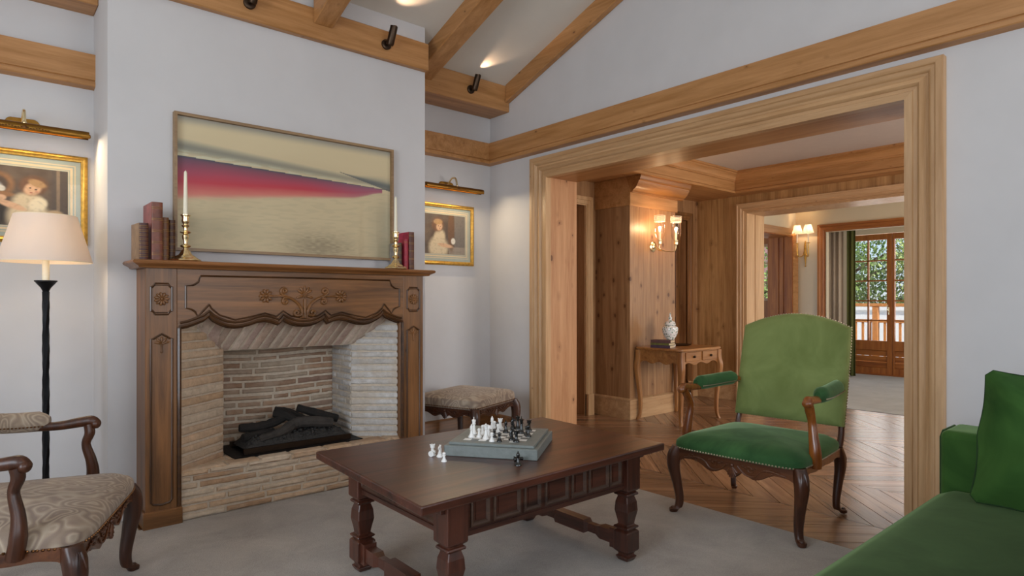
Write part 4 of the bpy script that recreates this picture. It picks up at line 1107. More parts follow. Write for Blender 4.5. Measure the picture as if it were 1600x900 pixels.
def piece(kind, col, x, y, label, z=.5898, rz=0, lying=None):
    key = (kind, col)
    if key in CM: o = CM[key].copy(); C.objects.link(o)
    else: o = chess_mesh(kind).build('chess_'+kind, M[col]); CM[key] = o
    o.location = (x, y, z); o.rotation_euler = (0, 0, rz)
    if lying is not None: o.rotation_euler = (R(86), 0, lying); o.location = (x, y, z+.0135)
    tag(o, label, 'chess piece', 'white chess pieces' if col == 'white' else 'black chess pieces')
    return o
for a in (('king', 'white', 1.733, 2.275, 'tall white king at the far left edge of the chess board'),
          ('bishop', 'white', 1.683, 2.226, 'white bishop standing in front of the white king'),
          ('pawn', 'white', 1.712, 2.208, 'white pawn just right of the white bishop nearest the left edge'),
          ('pawn', 'white', 1.766, 2.252, 'white pawn standing behind, between white king and white knight'),
          ('queen', 'white', 1.711, 2.158, 'white queen in the front left of the board'),
          ('knight', 'white', 1.757, 2.198, 'white knight close behind the white queen'),
          ('pawn', 'white', 1.699, 2.102, 'front row white pawn beside a black pawn'),
          ('bishop', 'white', 1.874, 2.316, 'lone tall white bishop at the back of the board'),
          ('pawn', 'white', 1.837, 2.228, 'white pawn in the middle of the board'),
          ('rook', 'white', 1.900, 2.287, 'white rook at the back next to the tall white bishop'),
          ('pawn', 'white', 1.866, 2.288, 'small white pawn half hidden behind the middle of the board'),
          ('pawn', 'black', 1.754, 2.152, 'black pawn in the middle behind the front row'),
          ('pawn', 'black', 1.723, 2.080, 'front row black pawn facing the front edge of the box'),
          ('bishop', 'black', 1.864, 2.203, 'black bishop standing alone in the centre of the board'),
          ('knight', 'black', 1.947, 2.248, 'black knight at the back, left one of a close pair'),
          ('queen', 'black', 1.953, 2.220, 'black queen at the back, right one of a close pair'),
          ('king', 'black', 1.913, 2.149, 'tall black king right of the centre of the board'),
          ('rook', 'black', 1.775, 2.028, 'black rook on the front row, rightmost of the front pieces'),
          ('knight', 'black', 1.785, 2.070, 'black knight just behind the front black rook'),
          ('bishop', 'black', 1.885, 2.072, 'black bishop at the right edge of the board'),
          ('rook', 'black', 1.975, 2.165, 'black rook in the far right corner of the board'),
          ('pawn', 'black', 1.905, 2.105, 'black pawn tucked behind the right edge bishop'),
          ('pawn', 'black', 1.862, 2.262, 'black pawn standing behind the middle white pawn')):
    piece(*a, rz=R(40))
zt = .5302
piece('rook', 'white', 1.502, 2.266, 'white rook standing on the bare table left of the box', zt)
piece('knight', 'white', 1.512, 2.225, 'white knight standing on the bare table left of the box', zt, R(-60))
piece('pawn', 'white', 1.480, 2.147, 'white pawn standing alone on the bare table at the left corner of the box', zt)
piece('pawn', 'white', 1.480, 2.246, 'white pawn lying on its side on the bare table', zt, lying=R(120))
piece('bishop', 'black', 1.672, 1.899, 'black bishop standing on the bare table before the box', zt)
piece('pawn', 'black', 1.690, 1.945, 'black pawn lying on its side on the table before the box', zt, lying=R(60))
# ---------------------------------------------------------------- sofa and pillow
t = thing('sofa', 'dark green velvet sofa running along the right with a low square arm', 'sofa', (2.0, .30, .005))
MB().box(-1.15, 1.08, -.44, .42, .10, .26).build('base', M['sofa'], t, bev=.02, seg=3)
sc = MB(); gx, gy = 44, 20; rr = []
for j in range(gy+1):
    for i in range(gx+1):
        u, v = i/gx*2-1, j/gy*2-1
        rr.append(Vector((-.04+u*1.10, .03+v*.46, .425+.022*(1-abs(u)**6)*(1-abs(v)**3)-.022*(abs(v)**24)-.01*abs(u)**30)))
nb = len(rr); rr += [Vector((p.x, p.y, .25)) for p in rr]
fs_ = [(j*(gx+1)+i, j*(gx+1)+i+1, (j+1)*(gx+1)+i+1, (j+1)*(gx+1)+i) for j in range(gy) for i in range(gx)]
bd_ = list(range(gx+1))+[(j+1)*(gx+1)-1 for j in range(1, gy+1)]+[gy*(gx+1)+i for i in range(gx-1, -1, -1)]+[j*(gx+1) for j in range(gy-1, 0, -1)]
sc.add(rr, fs_+[tuple(nb+k for k in reversed(f)) for f in fs_]+[(a, b, nb+b, nb+a) for a, b in zip(bd_, bd_[1:]+bd_[:1])], True)
sc.build('seat_cushion', M['sofa'], t, angle=80)
ar = MB().box(1.055, 1.30, -.46, .505, .09, .655).build('arm', M['sofalit'], t, bev=.03, seg=4)
pp = MB(); 
for y0, z0, y1, z1 in ((.50, .12, .50, .63),): pp.tube([(1.075, .503, .12), (1.075, .503, .625), (1.095, .5, .647), (1.26, .5, .647), (1.285, .5, .625), (1.285, .5, .12)], .005, 6)
pp.build('piping', M['sofa'], ar)
MB().box(-1.15, 1.08, -.62, -.42, .10, .80).build('backrest', M['sofa'], t, bev=.04, seg=4)
for x in (-1.05, 1.2):
    for y in (-.5, .4): MB().stack([(x, y, 0, .02, .02), (x, y, .10, .028, .028)], 12, 2).build('leg', M['oakZ'], t)
# pillow leaning by the arm
def pillow():
    n = 72; out = []
    for i in range(n):
        a = 2*PI*(i+.5)/n; c, s = math.cos(a), math.sin(a)
        r = 1/max(abs(c), abs(s)); cc = min(abs(c), abs(s))/max(abs(c), abs(s))
        k = 1-.035*math.sin(PI*cc)  # sides pulled in between pointed corners
        out.append((.25*c*r*k, .25*s*r*k))
    mb = MB(); ringsd = [(.03, -.075), (.3, -.074), (.6, -.062), (.82, -.04), (.95, -.014), (1.0, -.003), (1.0, .003), (.95, .014), (.82, .04), (.6, .062), (.3, .074), (.03, .075)]
    Mx = T(2.90, .385, .675) @ Matrix.Rotation(R(-84), 4, 'Z') @ Matrix.Rotation(R(-13), 4, 'X') @ Matrix.Rotation(R(4.5), 4, 'Y')
    f = lambda a, b, h: Vector((a, h*1.15+(.010*math.sin(a*14+b*9)+.006*math.sin(a*31-b*23)+.005*math.sin(b*47+a*11))*(1 if abs(h) > .02 else .3), b))
    mb.pad(out, ringsd, f)
    o = mb.build('pillow', M['sofalit']); o.location = Mx.translation; o.rotation_euler = Mx.to_euler()
    tag(o, 'dark green velvet pillow standing against the far arm of the sofa', 'pillow')
    pg = MB().tube([Vector((a, 0, b)) for a, b in out+out[:1]], .004, 6).build('piping', M['sofa'], o)
pillow()

# ---------------------------------------------------------------- big painting
def paint_mesh(name, x0, x1, z0, z1, y, nx, nz, fn, parent, origin, rough=.25, coat=.0):
    me = bpy.data.meshes.new(name); vs = []; fs = []; cols = []
    for j in range(nz+1):
        for i in range(nx+1):
            vs.append((x0+(x1-x0)*i/nx-origin[0], y-origin[1], z0+(z1-z0)*j/nz-origin[2]))
            cols.append(fn(i/nx, 1-j/nz))
    for j in range(nz):
        for i in range(nx):
            a = j*(nx+1)+i; fs.append((a, a+1, a+nx+2, a+nx+1))
    me.from_pydata(vs, [], fs)
    ca = me.color_attributes.new('paint', 'FLOAT_COLOR', 'POINT')
    for i, c in enumerate(cols): ca.data[i].color = (*c, 1)
    m, nt, bs = newmat(name); at = nd(nt, 'ShaderNodeVertexColor', layer_name='paint'); nt.links.new(at.outputs[0], bs.inputs['Base Color'])
    setin(bs, Roughness=rough); bs.inputs['Coat Weight'].default_value = coat; bs.inputs['Coat Roughness'].default_value = .03
    me.materials.append(m); o = bpy.data.objects.new(name, me); C.objects.link(o); o.parent = parent; return o
from mathutils import noise as mn
def lerp(a, b, t): return tuple(x+(y-x)*t for x, y in zip(a, b))
def ss(a, b, x):
    t = min(1, max(0, (x-a)/(b-a))) if a != b else float(x > a); return t*t*(3-2*t)
def pk(stops, t):
    for (a, c), (b, d) in zip(stops, stops[1:]):
        if t <= b: return lerp(c, d, max(0, (t-a)/(b-a)))
    return stops[-1][1]
cream, cream2, teal, slate = lin('#cbb994'), lin('#d3c29c'), lin('#72807a'), lin('#3e4a55')
plum, crim, rose = lin('#754a58'), lin('#bb3845'), lin('#cc7468')
def art(u, v):
    n = mn.noise(Vector((u*3, v*9, 0))); n2 = mn.noise(Vector((u*16+v*8, v*46, 3))); n3 = mn.noise(Vector((u*40, v*120, 7)))
    base = lerp(cream2, cream, ss(.0, .35, v)+.25*n)
    if v < .08: base = lerp(lin('#9f9a8c'), base, ss(0, .08, v))
    top = .30+.06*u          # upper line of the pink water (thin dark line)
    sk = top-.075+.045*u
    c = base
    # grey green shore haze above the line
    d = top-v
    if 0 < d < .12*(1.15-u*.6):
        k = 1-d/(.12*(1.15-u*.6)); c = lerp(c, lerp(teal, slate, .65*(1-abs(2*k-.9))), (.75*math.sin(PI*min(1, k*1.05))+.0)*(1-.35*u))
        c = lerp(c, lin('#c9cdb2'), .55*ss(.0, .1, n2)*ss(.55, .9, k)*(1-u*.5))
    low = .62-.19*u+.010*n+.006*n2-.045*ss(.78, .95, u)
    if v >= top:
        t = (v-top)/max(.02, low-top)
        if t < 1.12 and u < .955:
            f = ss(1.12, .88, t+.05*n2)
            pc = pk([(0, slate), (.08, plum), (.38, lin('#a84355')), (.62, crim), (.88, rose), (1.2, lin('#c99c84'))], t)
            pc = lerp(pc, lin('#8a6478'), .6*ss(.5, .95, u)); pc = lerp(pc, lin('#50405a'), .35*ss(.2, 0, u)*(1-t))
            c = lerp(c, pc, f*(1-.0*u))
        if abs(v-top) < .004: c = slate
    if u > .72:     # dark spit at the right edge
        l2 = .25+(u-.72)*.42; hh = .13*ss(.72, 1.0, u)
        if l2-hh < v < l2+.006: c = lerp(c, lerp(teal, slate, ss(l2-hh, l2, v)), .75*ss(l2-hh, l2-hh*.2, v))
    if v > low:
        c = lerp(c, lin('#b7a988'), .35*ss(.0, .25, n2))
        c = lerp(c, lin('#a3a68c'), .5*ss(.5, .0, u)*ss(low, low+.2, v)*(.5+.5*n))
        g = math.exp(-(((u-.62)/.17)**2+((v-.93)/.12)**2)); c = lerp(c, lin('#8c7f66'), min(.8, g*(.75+.6*n3)))
        c = lerp(c, lin('#8a8c7a'), .5*ss(.82, 1.0, u)*ss(low-.05, low+.25, v))
    return c
PX0, PX1, PZ0, PZ1 = .855, 2.262, 1.487, 2.275
t = thing('landscape_picture', 'wide framed photograph of a crimson lake and pale sand above the mantel', 'picture', ((PX0+PX1)/2, 3.95, PZ0))
o0 = ((PX0+PX1)/2, 3.95, PZ0)
fm = MB(); fm.sweep([(PX0-o0[0], 0), (PX0-o0[0], PZ1-PZ0), (PX1-o0[0], PZ1-PZ0), (PX1-o0[0], 0)][::1], [(0, .001), (0, .042), (.016, .042), (.016, .001)], lambda a, b, h: Vector((a, -h, b)), True)
fm.build('frame', wood('pale_oak_frame', '#7d6145', '#a0835f', 'X', .45), t)
paint_mesh('print', PX0+.014, PX1-.014, PZ0+.014, PZ1-.014, 3.935, 400, 220, art, t, o0, .5, 0)

# ---------------------------------------------------------------- small framed engravings (generic portraits)
def blob(c, col, u, v, cu, cv, ru, rv, ang=0, soft=.25, k=1.0):
    ca, sa = math.cos(ang), math.sin(ang); du, dv = (u-cu), (v-cv)
    x = (du*ca+dv*sa)/ru; y = (-du*sa+dv*ca)/rv; d = math.sqrt(x*x+y*y)
    return lerp(c, col, k*ss(1+soft, 1-soft, d))
def portrait(kind):
    bgd, bgl = lin('#41352c'), lin('#6d5c4c'); skin, dress, hair = lin('#cfa684'), lin('#cdbb9b'), lin('#6e4c33')
    def f(u, v):
        n = mn.noise(Vector((u*6, v*6, kind*5))); n2 = mn.noise(Vector((u*22, v*22, kind)))
        c = lerp(bgd, bgl, .5+.5*n)
        if kind == 0:
            c = lerp(c, lin('#554a42'), ss(.8, .84, u)); c = lerp(c, lin('#84705c'), ss(.87, .88, u)*ss(.92, .91, u))
            c = blob(c, lin('#32291f'), u, v, .17, .8, .2, .28)
            c = blob(c, lin('#8c6440'), u, v, .27, .32, .16, .2, .1); c = blob(c, lin('#4a3c30'), u, v, .25, .32, .12, .15, .1)
            c = blob(c, lin('#a8a29a'), u, v, .22, .36, .09, .09); c = blob(c, lin('#c9c4ba'), u, v, .29, .39, .05, .05)
            c = blob(c, lin('#8c6440'), u, v, .28, .48, .16, .045, .05)
            c = blob(c, dress, u, v, .58, .85, .22, .28, 0); c = blob(c, dress, u, v, .58, .60, .17, .17, .5)
            c = blob(c, lin('#e0d2b4'), u, v, .68, .62, .09, .12, .4)
            c = blob(c, skin, u, v, .40, .66, .17, .05, .45); c = blob(c, skin, u, v, .3, .54, .05, .045)
            c = blob(c, hair, u, v, .63, .30, .15, .17, .3); c = blob(c, skin, u, v, .62, .36, .085, .115, .45)
            c = blob(c, lin('#a8845a'), u, v, .67, .26, .10, .06, .5); c = blob(c, lin('#c07a62'), u, v, .665, .40, .02, .02, 0, .5, .5)
            for eu, ev in ((.595, .345), (.655, .365)): c = blob(c, lin('#3a2a20'), u, v, eu, ev, .014, .010)
            c = blob(c, lin('#9c5a48'), u, v, .605, .425, .018, .008)
            c = blob(c, lin('#b89c78'), u, v, .86, .80, .1, .1); c = blob(c, lin('#5a6468'), u, v, .78, .84, .06, .06)
        else:
            c = lerp(c, lin('#7c746c'), ss(.72, .76, u)*.7); c = lerp(c, lin('#97897a'), ss(.80, .82, v)*ss(.6, .62, u)*.8)
            c = blob(c, lin('#6a4c34'), u, v, .66, .4, .08, .5)
            c = blob(c, dress, u, v, .36, .85, .22, .3); c = blob(c, dress, u, v, .38, .58, .13, .2, .2)
            c = blob(c, skin, u, v, .52, .78, .18, .05, .15); c = blob(c, hair, u, v, .34, .26, .14, .18)
            c = blob(c, skin, u, v, .38, .31, .07, .10, .2); c = blob(c, lin('#b08a5c'), u, v, .35, .19, .10, .07)
            for eu, ev in ((.36, .295), (.41, .30)): c = blob(c, lin('#3a2a20'), u, v, eu, ev, .012, .009)
            c = blob(c, lin('#9c5a48'), u, v, .388, .365, .016, .007)
            c = blob(c, lin('#ddd6ca'), u, v, .71, .66, .05, .08)
        c = lerp(c, tuple(x*.7 for x in c), .5*ss(.1, .4, n2))
        return c
    return f
def engraving(x0, x1, z0, z1, yw, kind, label):
    ox = (x0+x1)/2; t = thing('framed_engraving', label, 'picture', (ox, yw, z0), 0, 'gilt framed engravings under picture lights')
    to = lambda a, b, h: Vector((a, -h, b)); a0, a1, H_ = x0-ox, x1-ox, z1-z0
    MB().sweep([(a0, 0), (a0, H_), (a1, H_), (a1, 0)], [(0, 0), (0, .018), (.006, .024), (.016, .026), (.022, .020), (.03, .018), (.034, .012), (.034, 0)], to, True).build('gilt_frame', M['gilt'], t)
    bm_ = MB()
    pts = [(a0+.03, .03), (a0+.03, H_-.03), (a1-.03, H_-.03), (a1-.03, .03)]
    P_ = [Vector((*p, 0)) for p in pts+pts[:1]]
    for a, b in zip(P_, P_[1:]):
        n = int((b-a).length/.009)
        for i in range(n): q = a+(b-a)*i/n; bm_.ball(to(q.x, q.y, .016), .003, n=5, m=3)
    bm_.build('beading', M['gilt'], t)
    MB().prism([(a0+.03, .03), (a1-.03, .03), (a1-.03, H_-.03), (a0+.03, H_-.03)], to, .002, .008).build('blue_grey_mat', plain('blue_grey_mat', '#a3aca4', .9), t)
    ln = MB()
    for d, w_, h in ((.058, .006, .0086), (.072, .012, .009), (.09, .003, .0088)):
        ln.sweep([(a0+d, d), (a0+d, H_-d), (a1-d, H_-d), (a1-d, d)], [(0, .008), (0, h), (w_, h), (w_, .008)], to, True)
    ln.build('mat_lines', plain('cream_mat_lines', '#d9c4a0', .8), t)
    m_ = paint_mesh('print', x0+.096, x1-.096, z0+.096, z1-.096, yw-.0095, 110, 100, portrait(kind), t, (ox, yw, z0), .5)
    MB().box(a0+.03, a1-.03, -.0135, -.0125, .03, H_-.03).build('glass', M['picglass'], t)
engraving(-.112, .508, 1.525, 2.047, 4.45, 0, 'gilt framed engraving of a child holding a basket, behind the floor lamp')
engraving(2.81, 3.448, 1.515, 2.052, 4.543, 1, 'gilt framed engraving of a standing child in the recess right of the fireplace')
def picture_light(x0, x1, z, yw, xb, label):
    ox = (x0+x1)/2; t = thing('picture_light', label, 'picture light', (ox, yw, z), 0, 'brass picture lights')
    a0, a1 = x0-ox, x1-ox; yb = -.17
    n = 12; ring = []
    mb = MB()
    rr = []
    for x in (a0, a0, a1, a1):
        pass
    def sect(x, r): return [Vector((x, yb+r*math.cos(R(a)), r*math.sin(R(a)))) for a in range(-40, 221, 20)]
    mb.rings([sect(a0, .001), sect(a0, .026), sect(a1, .026), sect(a1, .001)], False, False, close=False)
    mb.rings([sect(a0, .022), sect(a1, .022)], False, False, close=False)
    mb.ball((a0-.004, yb, 0), .006, .012, .012).ball((a1+.004, yb, 0), .006, .012, .012)
    mb.build('shade', M['oldbrass'], t, smooth=True)
    MB().tube([(a0+.03, yb, -.002), (a1-.03, yb, -.002)], .008, 8).build('lamp_tube', plain('warm_tube', '#ffe2b0', .5, emit='#ffcf8a', es=9), t)
    bp = MB(); pl_ = []
    c0 = xb-ox
    for i in range(24):
        a = 2*PI*i/24; pl_.append((c0+(.045 if math.cos(a) > 0 else -.045)+.034*math.cos(a), .052+.034*math.sin(a)))
    bp.prism(pl_, lambda a, b, h: Vector((a, -h, b)), 0, .012); bp.build('backplate', M['oldbrass'], t, bev=.002)
    arm = MB().tube(smooth_path([(c0, -.01, .05), (c0, -.05, .075), (c0, -.10, .105), (c0, -.15, .09), (c0, yb, .026)], 5), .008, 8)
    arm.ball((c0, -.012, .05), .013).ball((c0, yb, .026), .012)
    arm.build('arm', M['brass'], t)
    od = MB()
    for k in range(-8, 9): od.ball((c0+k*.013, yb-.024, -.004+.003*math.cos(k*1.3)), .0065 if k else .012, .004, .0045 if k else .012, 7, 4)
    od.build('relief_ornament', M['nailold'], t)
    for k in range(3):
        l = area('picture_lamp', (x0+(x1-x0)*(.2+.3*k), yw-.165, z-.014), (R(-28), 0, 0), .14, .015, 1.3, (1, .8, .52))
picture_light(-.10, .496, 2.139, 4.45, .205, 'brass picture light over the left engraving behind the floor lamp')
picture_light(2.83, 3.428, 2.163, 4.543, 3.15, 'brass picture light in the recess right of the fireplace')

# ---------------------------------------------------------------- ceiling spotlights on the beams
def spot(x, y, z, label, aim=(.30, -.80, .52), pw=4):
    t = thing('spotlight', label, 'spotlight', (x, y, z), 0, 'bronze spotlights on the beams')
    MB().lathe([(.0, 0), (.036, 0), (.036, .012), (.03, .016), (.0, .016)], M=rot('X', 90), n=20).build('mounting_disc', M['bronze'], t)
    MB().tube([(0, -.012, 0), (0, -.045, .005)], .01, 8).build('pivot', M['bronze'], t)
    d = Vector((.10, -.28, .95)).normalized(); p0 = Vector((0, -.055, -.02))
    m = MB().tube([p0, p0+d*.01, p0+d*.13, p0+d*.13], [.022, .026, .026, .021], 16); m.tube([p0+d*.085, p0+d*.09], .0268, 16)
    m.build('barrel', M['bronze'], t)
    l = bpy.data.lights.new('spotlight_lamp', 'SPOT'); l.energy = pw; l.color = (1, .66, .42); l.spot_size = R(64); l.spot_blend = .8; l.shadow_soft_size = .012
    lo = bpy.data.objects.new('spotlight_lamp', l); C.objects.link(lo); p = Vector((x, y, z))+p0+d*.14
    lo.location = p; lo.rotation_euler = Vector(aim).to_track_quat('-Z', 'Y').to_euler()
spot(2.194, 3.9, 3.003, 'bronze spotlight on the beam above the right end of the big picture', (.34, -.38, .85), 5)
spot(3.211, 4.263, 3.006, 'bronze spotlight on the beam over the right recess')
spot(1.262, 3.9, 3.003, 'bronze spotlight cut by the top of the frame on the long beam')
# ---------------------------------------------------------------- candlesticks and candles on the mantel
MZ = 1.4155
def candlestick(x, y, label):
    t = thing('candlestick', label, 'candlestick', (x, y, MZ), 0, 'brass candlesticks on the mantel')
    b = MB()
    for (r0, z0, r1, z1) in (): pass
    # scalloped hexagonal foot
    rr = []
    for r, z in ((.072, 0), (.076, .004), (.073, .010), (.060, .016), (.050, .024), (.047, .028), (.034, .034), (.026, .046), (.020, .058)):
        rr.append([Vector((r*(1+.05*math.cos(6*a))*math.cos(a), r*(1+.05*math.cos(6*a))*math.sin(a), z)) for a in [2*PI*i/48 for i in range(48)]])
    b.rings(rr); b.build('foot', M['brass'], t)
    MB().lathe([(.020, .056), (.013, .066), (.012, .072), (.024, .078), (.027, .083), (.022, .089), (.012, .093), (.010, .105), (.016, .125), (.018, .140), (.011, .148), (.024, .153), (.029, .158), (.022, .164), (.011, .169), (.011, .182), (.018, .19), (.02, .195), (.013, .2), (.0125, .205)], n=28).build('stem', M['brass'], t)
    MB().lathe([(.0125, .203), (.018, .212), (.020, .222), (.018, .234), (.020, .245), (.026, .249), (.026, .2525), (.018, .2525), (.014, .245)], n=28).build('socket', M['brass'], t)
    c = MB().lathe([(.0125, 0), (.0122, .01), (.0078, .235), (.006, .243), (.002, .246)], n=20); c.tube([(0, 0, .245), (0.001, 0, .252)], .001, 5)
    o = c.build('candle', M['wax']); o.location = (x, y, MZ+.246)
    tag(o, 'ivory taper candle in the ' + ('left' if x < 1.5 else 'right') + ' brass candlestick', 'candle', 'taper candles')
candlestick(.872, 3.735, 'brass candlestick at the left of the mantel beside brown leather books')
candlestick(2.172, 3.728, 'brass candlestick at the right of the mantel before the red books')

# ---------------------------------------------------------------- books
PAGE = plain('old_pages', '#cdb998', .9, var=.15, nscale=60)
GOLD = plain('gold_tooling', '#b08c50', .4, .6, var=.1)
def book(x, y, th, dp, h, col, label, z=MZ, bands=5, rz=0, tilt=0, flat=False, group='books on the mantel', spine=None):
    """upright book: spine faces -y; th along x, dp along y"""
    t = thing('book', label, 'book', (x, y, z), rz, group)
    m = plain('book_cover', col, .45, var=.3, nscale=25, bs_=.2) if isinstance(col, str) else col
    Q = Matrix.Rotation(R(tilt), 4, 'Y')
    if flat: Q = Matrix.Rotation(R(90), 4, 'Y') @ T(-th/2, 0, -h/2)
    cv_ = MB(); cv_.box(-th/2, -th/2+.003, 0, dp, 0, h, Q).box(th/2-.003, th/2, 0, dp, 0, h, Q)
    rr = []
    for zz in (0, h):
        rr.append([Q @ Vector((th/2*math.sin(a), -.008*math.cos(a), zz)) for a in [R(-90+18*k) for k in range(11)]]+[Q @ Vector((th/2*math.sin(a)*.9, .003-.008*math.cos(a), zz)) for a in [R(90-18*k) for k in range(11)]])
    cv_.build('cover', m, t); sp_ = MB().rings(rr, smooth=True); sp_.build('spine', plain('spine_leather', spine, .42, var=.35, nscale=30, bs_=.3) if spine else m, t)
    MB().box(-th/2+.003, th/2-.003, -.002, dp-.005, .004, h-.004, Q).build('pages', PAGE, t)
    g = MB()
    for k in range(bands):
        zz = h*(.1+.8*k/(max(1, bands-1)))
        for dz in ((-.004, .004) if not flat else (0,)):
            g.rings([[Q @ Vector(((th/2+.0006)*math.sin(a), -(.0088+e)*math.cos(a), zz+dz+q)) for a in [R(-85+17*k2) for k2 in range(11)]] for e, q in ((0, -.0009), (.0006, 0), (0, .0009))], False, False, close=False)
    if not flat: 
        for zz in (h*.62,): pass
    g.build('spine_tooling', GOLD, t)
    return t
book(.665, 3.69, .043, .15, .188, '#8a6f56', 'short thick book with ribbed dark spine at the left end of the mantel', bands=8, rz=R(4), spine='#4a2420')
book(.726, 3.69, .052, .21, .302, '#8c4a46', 'tallest book on the left of the mantel, with a red-brown leather spine', bands=5, spine='#6f3d2c')
book(.776, 3.75, .034, .16, .232, '#6d4424', 'tan leather book between the tallest book and the dark one', bands=5)
book(.822, 3.812, .034, .12, .228, '#4d2d1c', 'dark brown book behind the left candlestick', bands=6)
book(2.298, 3.802, .031, .13, .218, '#a63246', 'crimson cloth book between the right candlestick and the book with gilt bands', bands=2)
book(2.342, 3.802, .044, .135, .271, '#b03a50', 'tall book with brown gilt-banded spine and red sides at the right end of the mantel', bands=5, spine='#5f382c')
book(2.252, 3.806, .028, .12, .190, '#8f8884', 'small dark-spined book partly hidden by the right candlestick', bands=4, spine='#4a3c30')

# ---------------------------------------------------------------- floor lamp
t = thing('floor_lamp', 'black iron floor lamp with pleated-free pale cream shade, behind the paisley chair'.replace('pleated-free ', ''), 'lamp', (.272, 3.90, .006))
MB().lathe([(.13, 0), (.13, .012), (.11, .02), (.04, .03), (.02, .05)], n=28).build('base', M['iron'], t)
p = MB(); n = 60; rr = []
for i in range(n+1):
    z = .04+1.20*i/n; a0 = i*.09; r = .0155*(1+.05*math.sin(i*1.7))
    rr.append([Vector((r*math.cos(a0+k*PI/3), r*math.sin(a0+k*PI/3), z)) for k in range(6)])
p.rings(rr, smooth=False); p.build('pole', M['iron'], t)
MB().lathe([(.012, 1.23), (.014, 1.243), (.022, 1.26), (.040, 1.282), (.044, 1.288), (.048, 1.29), (.048, 1.296), (.02, 1.296)], n=24).build('drip_pan', M['iron'], t)
MB().lathe([(.0155, 1.296), (.0155, 1.40)], n=18).build('candle_sleeve', M['wax'], t)
ms, nt, bs = newmat('lamp_shade_silk'); tl = nd(nt, 'ShaderNodeBsdfTranslucent'); tl.inputs[0].default_value = (*lin('#f0e6d8'), 1)
df = nd(nt, 'ShaderNodeBsdfDiffuse'); df.inputs[0].default_value = (*lin('#eee4de'), 1); mx = nd(nt, 'ShaderNodeMixShader'); mx.inputs[0].default_value = .35
nt.links.new(df.outputs[0], mx.inputs[1]); nt.links.new(tl.outputs[0], mx.inputs[2]); nt.links.new(mx.outputs[0], nt.nodes['Material Output'].inputs[0])
SH = MB().lathe([(.197, 1.388), (.131, 1.622)], n=48, cap0=False, cap1=False).lathe([(.194, 1.388), (.128, 1.622)], n=48, cap0=False, cap1=False)
SH.build('shade', ms, t)
rn = MB()
for r_, z_ in ((.196, 1.389), (.130, 1.621)): rn.tube([(r_*math.cos(2*PI*i/48), r_*math.sin(2*PI*i/48), z_) for i in range(49)], .002, 5)
rn.tube([(-.13, 0, 1.61), (.13, 0, 1.61)], .002, 5).tube([(0, -.13, 1.61), (0, .13, 1.61)], .002, 5).tube([(0, 0, 1.40), (0, 0, 1.62)], .003, 5)
rn.build('shade_ring', M['wax'], t)
MB().lathe([(.017, 1.398), (.019, 1.403), (.019, 1.412), (.012, 1.425)], n=16).build('lamp_holder', M['iron'], t)
MB().ball((0, 0, 1.47), .026, .026, .034, 14, 8).build('bulb', plain('warm_bulb', '#ffe6b8', .4, emit='#ffd28a', es=12), t)
point('floor_lamp_light', (.272, 3.90, 1.475), 3.6, (1, .74, .44), .035).data.shadow_soft_size = .035

# ---------------------------------------------------------------- console table in the hall
t = thing('console_table', 'small fruitwood side table with two drawers standing against the pilaster', 'side table', (5.44, 3.70, .001))
TX0, TX1, TY0, TY1 = -.345, .355, -.27, .28
tp = MB(); o = seat_outline(.74, .74, .29, -.285, 0, 40)
MB().pad([(a, b) for a, b in seat_outline(.74, .74, .29, -.28, .012, 40)], [(.985, .710), (1.0, .716), (1.0, .728), (.985, .734), (.03, .734)], XYp).build('tabletop', M['fruitX'], t)
def scal(mb, a, b, z0, z1, thick=.018, n=30, drop=.02):
    a, b = Vector(a), Vector(b); d = b-a; L = d.length; d.normalize(); nn = Vector((d.y, -d.x, 0)); rr = []
    for i in range(n+1):
        u = abs(2*i/n-1); lowz = z0+.035*max(0, (1-u))**.5*0 + .012*math.cos(u*3*PI)*(1 if u < .85 else .3) - .03*max(0, (u-.8)/.2)**2+.0
        p_ = a+d*(L*i/n); rr.append([p_+nn*thick/2+Vector((0, 0, z1)), p_+nn*thick/2+Vector((0, 0, lowz)), p_-nn*thick/2+Vector((0, 0, lowz)), p_-nn*thick/2+Vector((0, 0, z1))])
    mb.rings(rr, smooth=False)
ap = MB(); X_, Y_ = .325, .25
scal(ap, (-X_, -Y_, 0), (-X_, Y_, 0), .585, .71); scal(ap, (X_, -Y_, 0), (X_, Y_, 0), .585, .71); scal(ap, (-X_, -Y_, 0), (X_, -Y_, 0), .585, .71); scal(ap, (-X_, Y_, 0), (X_, Y_, 0), .585, .71)
ap.build('apron', M['fruitX'], t)
for s in (-1, 1):
    d = MB().box(.0+s*.145-.13, s*.145+.13, -Y_-.022, -Y_-.008, .612, .70).build('drawer', M['fruitX'], t, bev=.003)
    MB().ball((s*.145, -Y_-.035, .656), .013, .013, .013).tube([(s*.145, -Y_-.02, .656), (s*.145, -Y_-.03, .656)], .005, 6).build('knob', M['bronze'], d)
for sx in (-1, 1):
    for sy in (-1, 1):
        m = MB(); P = [(sx*(X_-.0), sy*(Y_-.0), .705), (sx*(X_-.0), sy*(Y_), .62), (sx*(X_+.012), sy*(Y_+.01), .54), (sx*(X_+.006), sy*(Y_+.004), .42), (sx*(X_-.012), sy*(Y_-.01), .2), (sx*(X_-.008), sy*(Y_-.008), .06), (sx*(X_+.006), sy*(Y_+.006), 0)]
        pp = smooth_path(P, 5); rr_ = [.029, .031, .031, .025, .019, .015, .016]; n_ = len(pp)
        m.stack([(q.x, q.y, q.z, interp(pp, rr_, i/(n_-1)), interp(pp, rr_, i/(n_-1))) for i, q in enumerate(pp)], 12, 4.5); m.build('leg', M['fruitZ'], t)
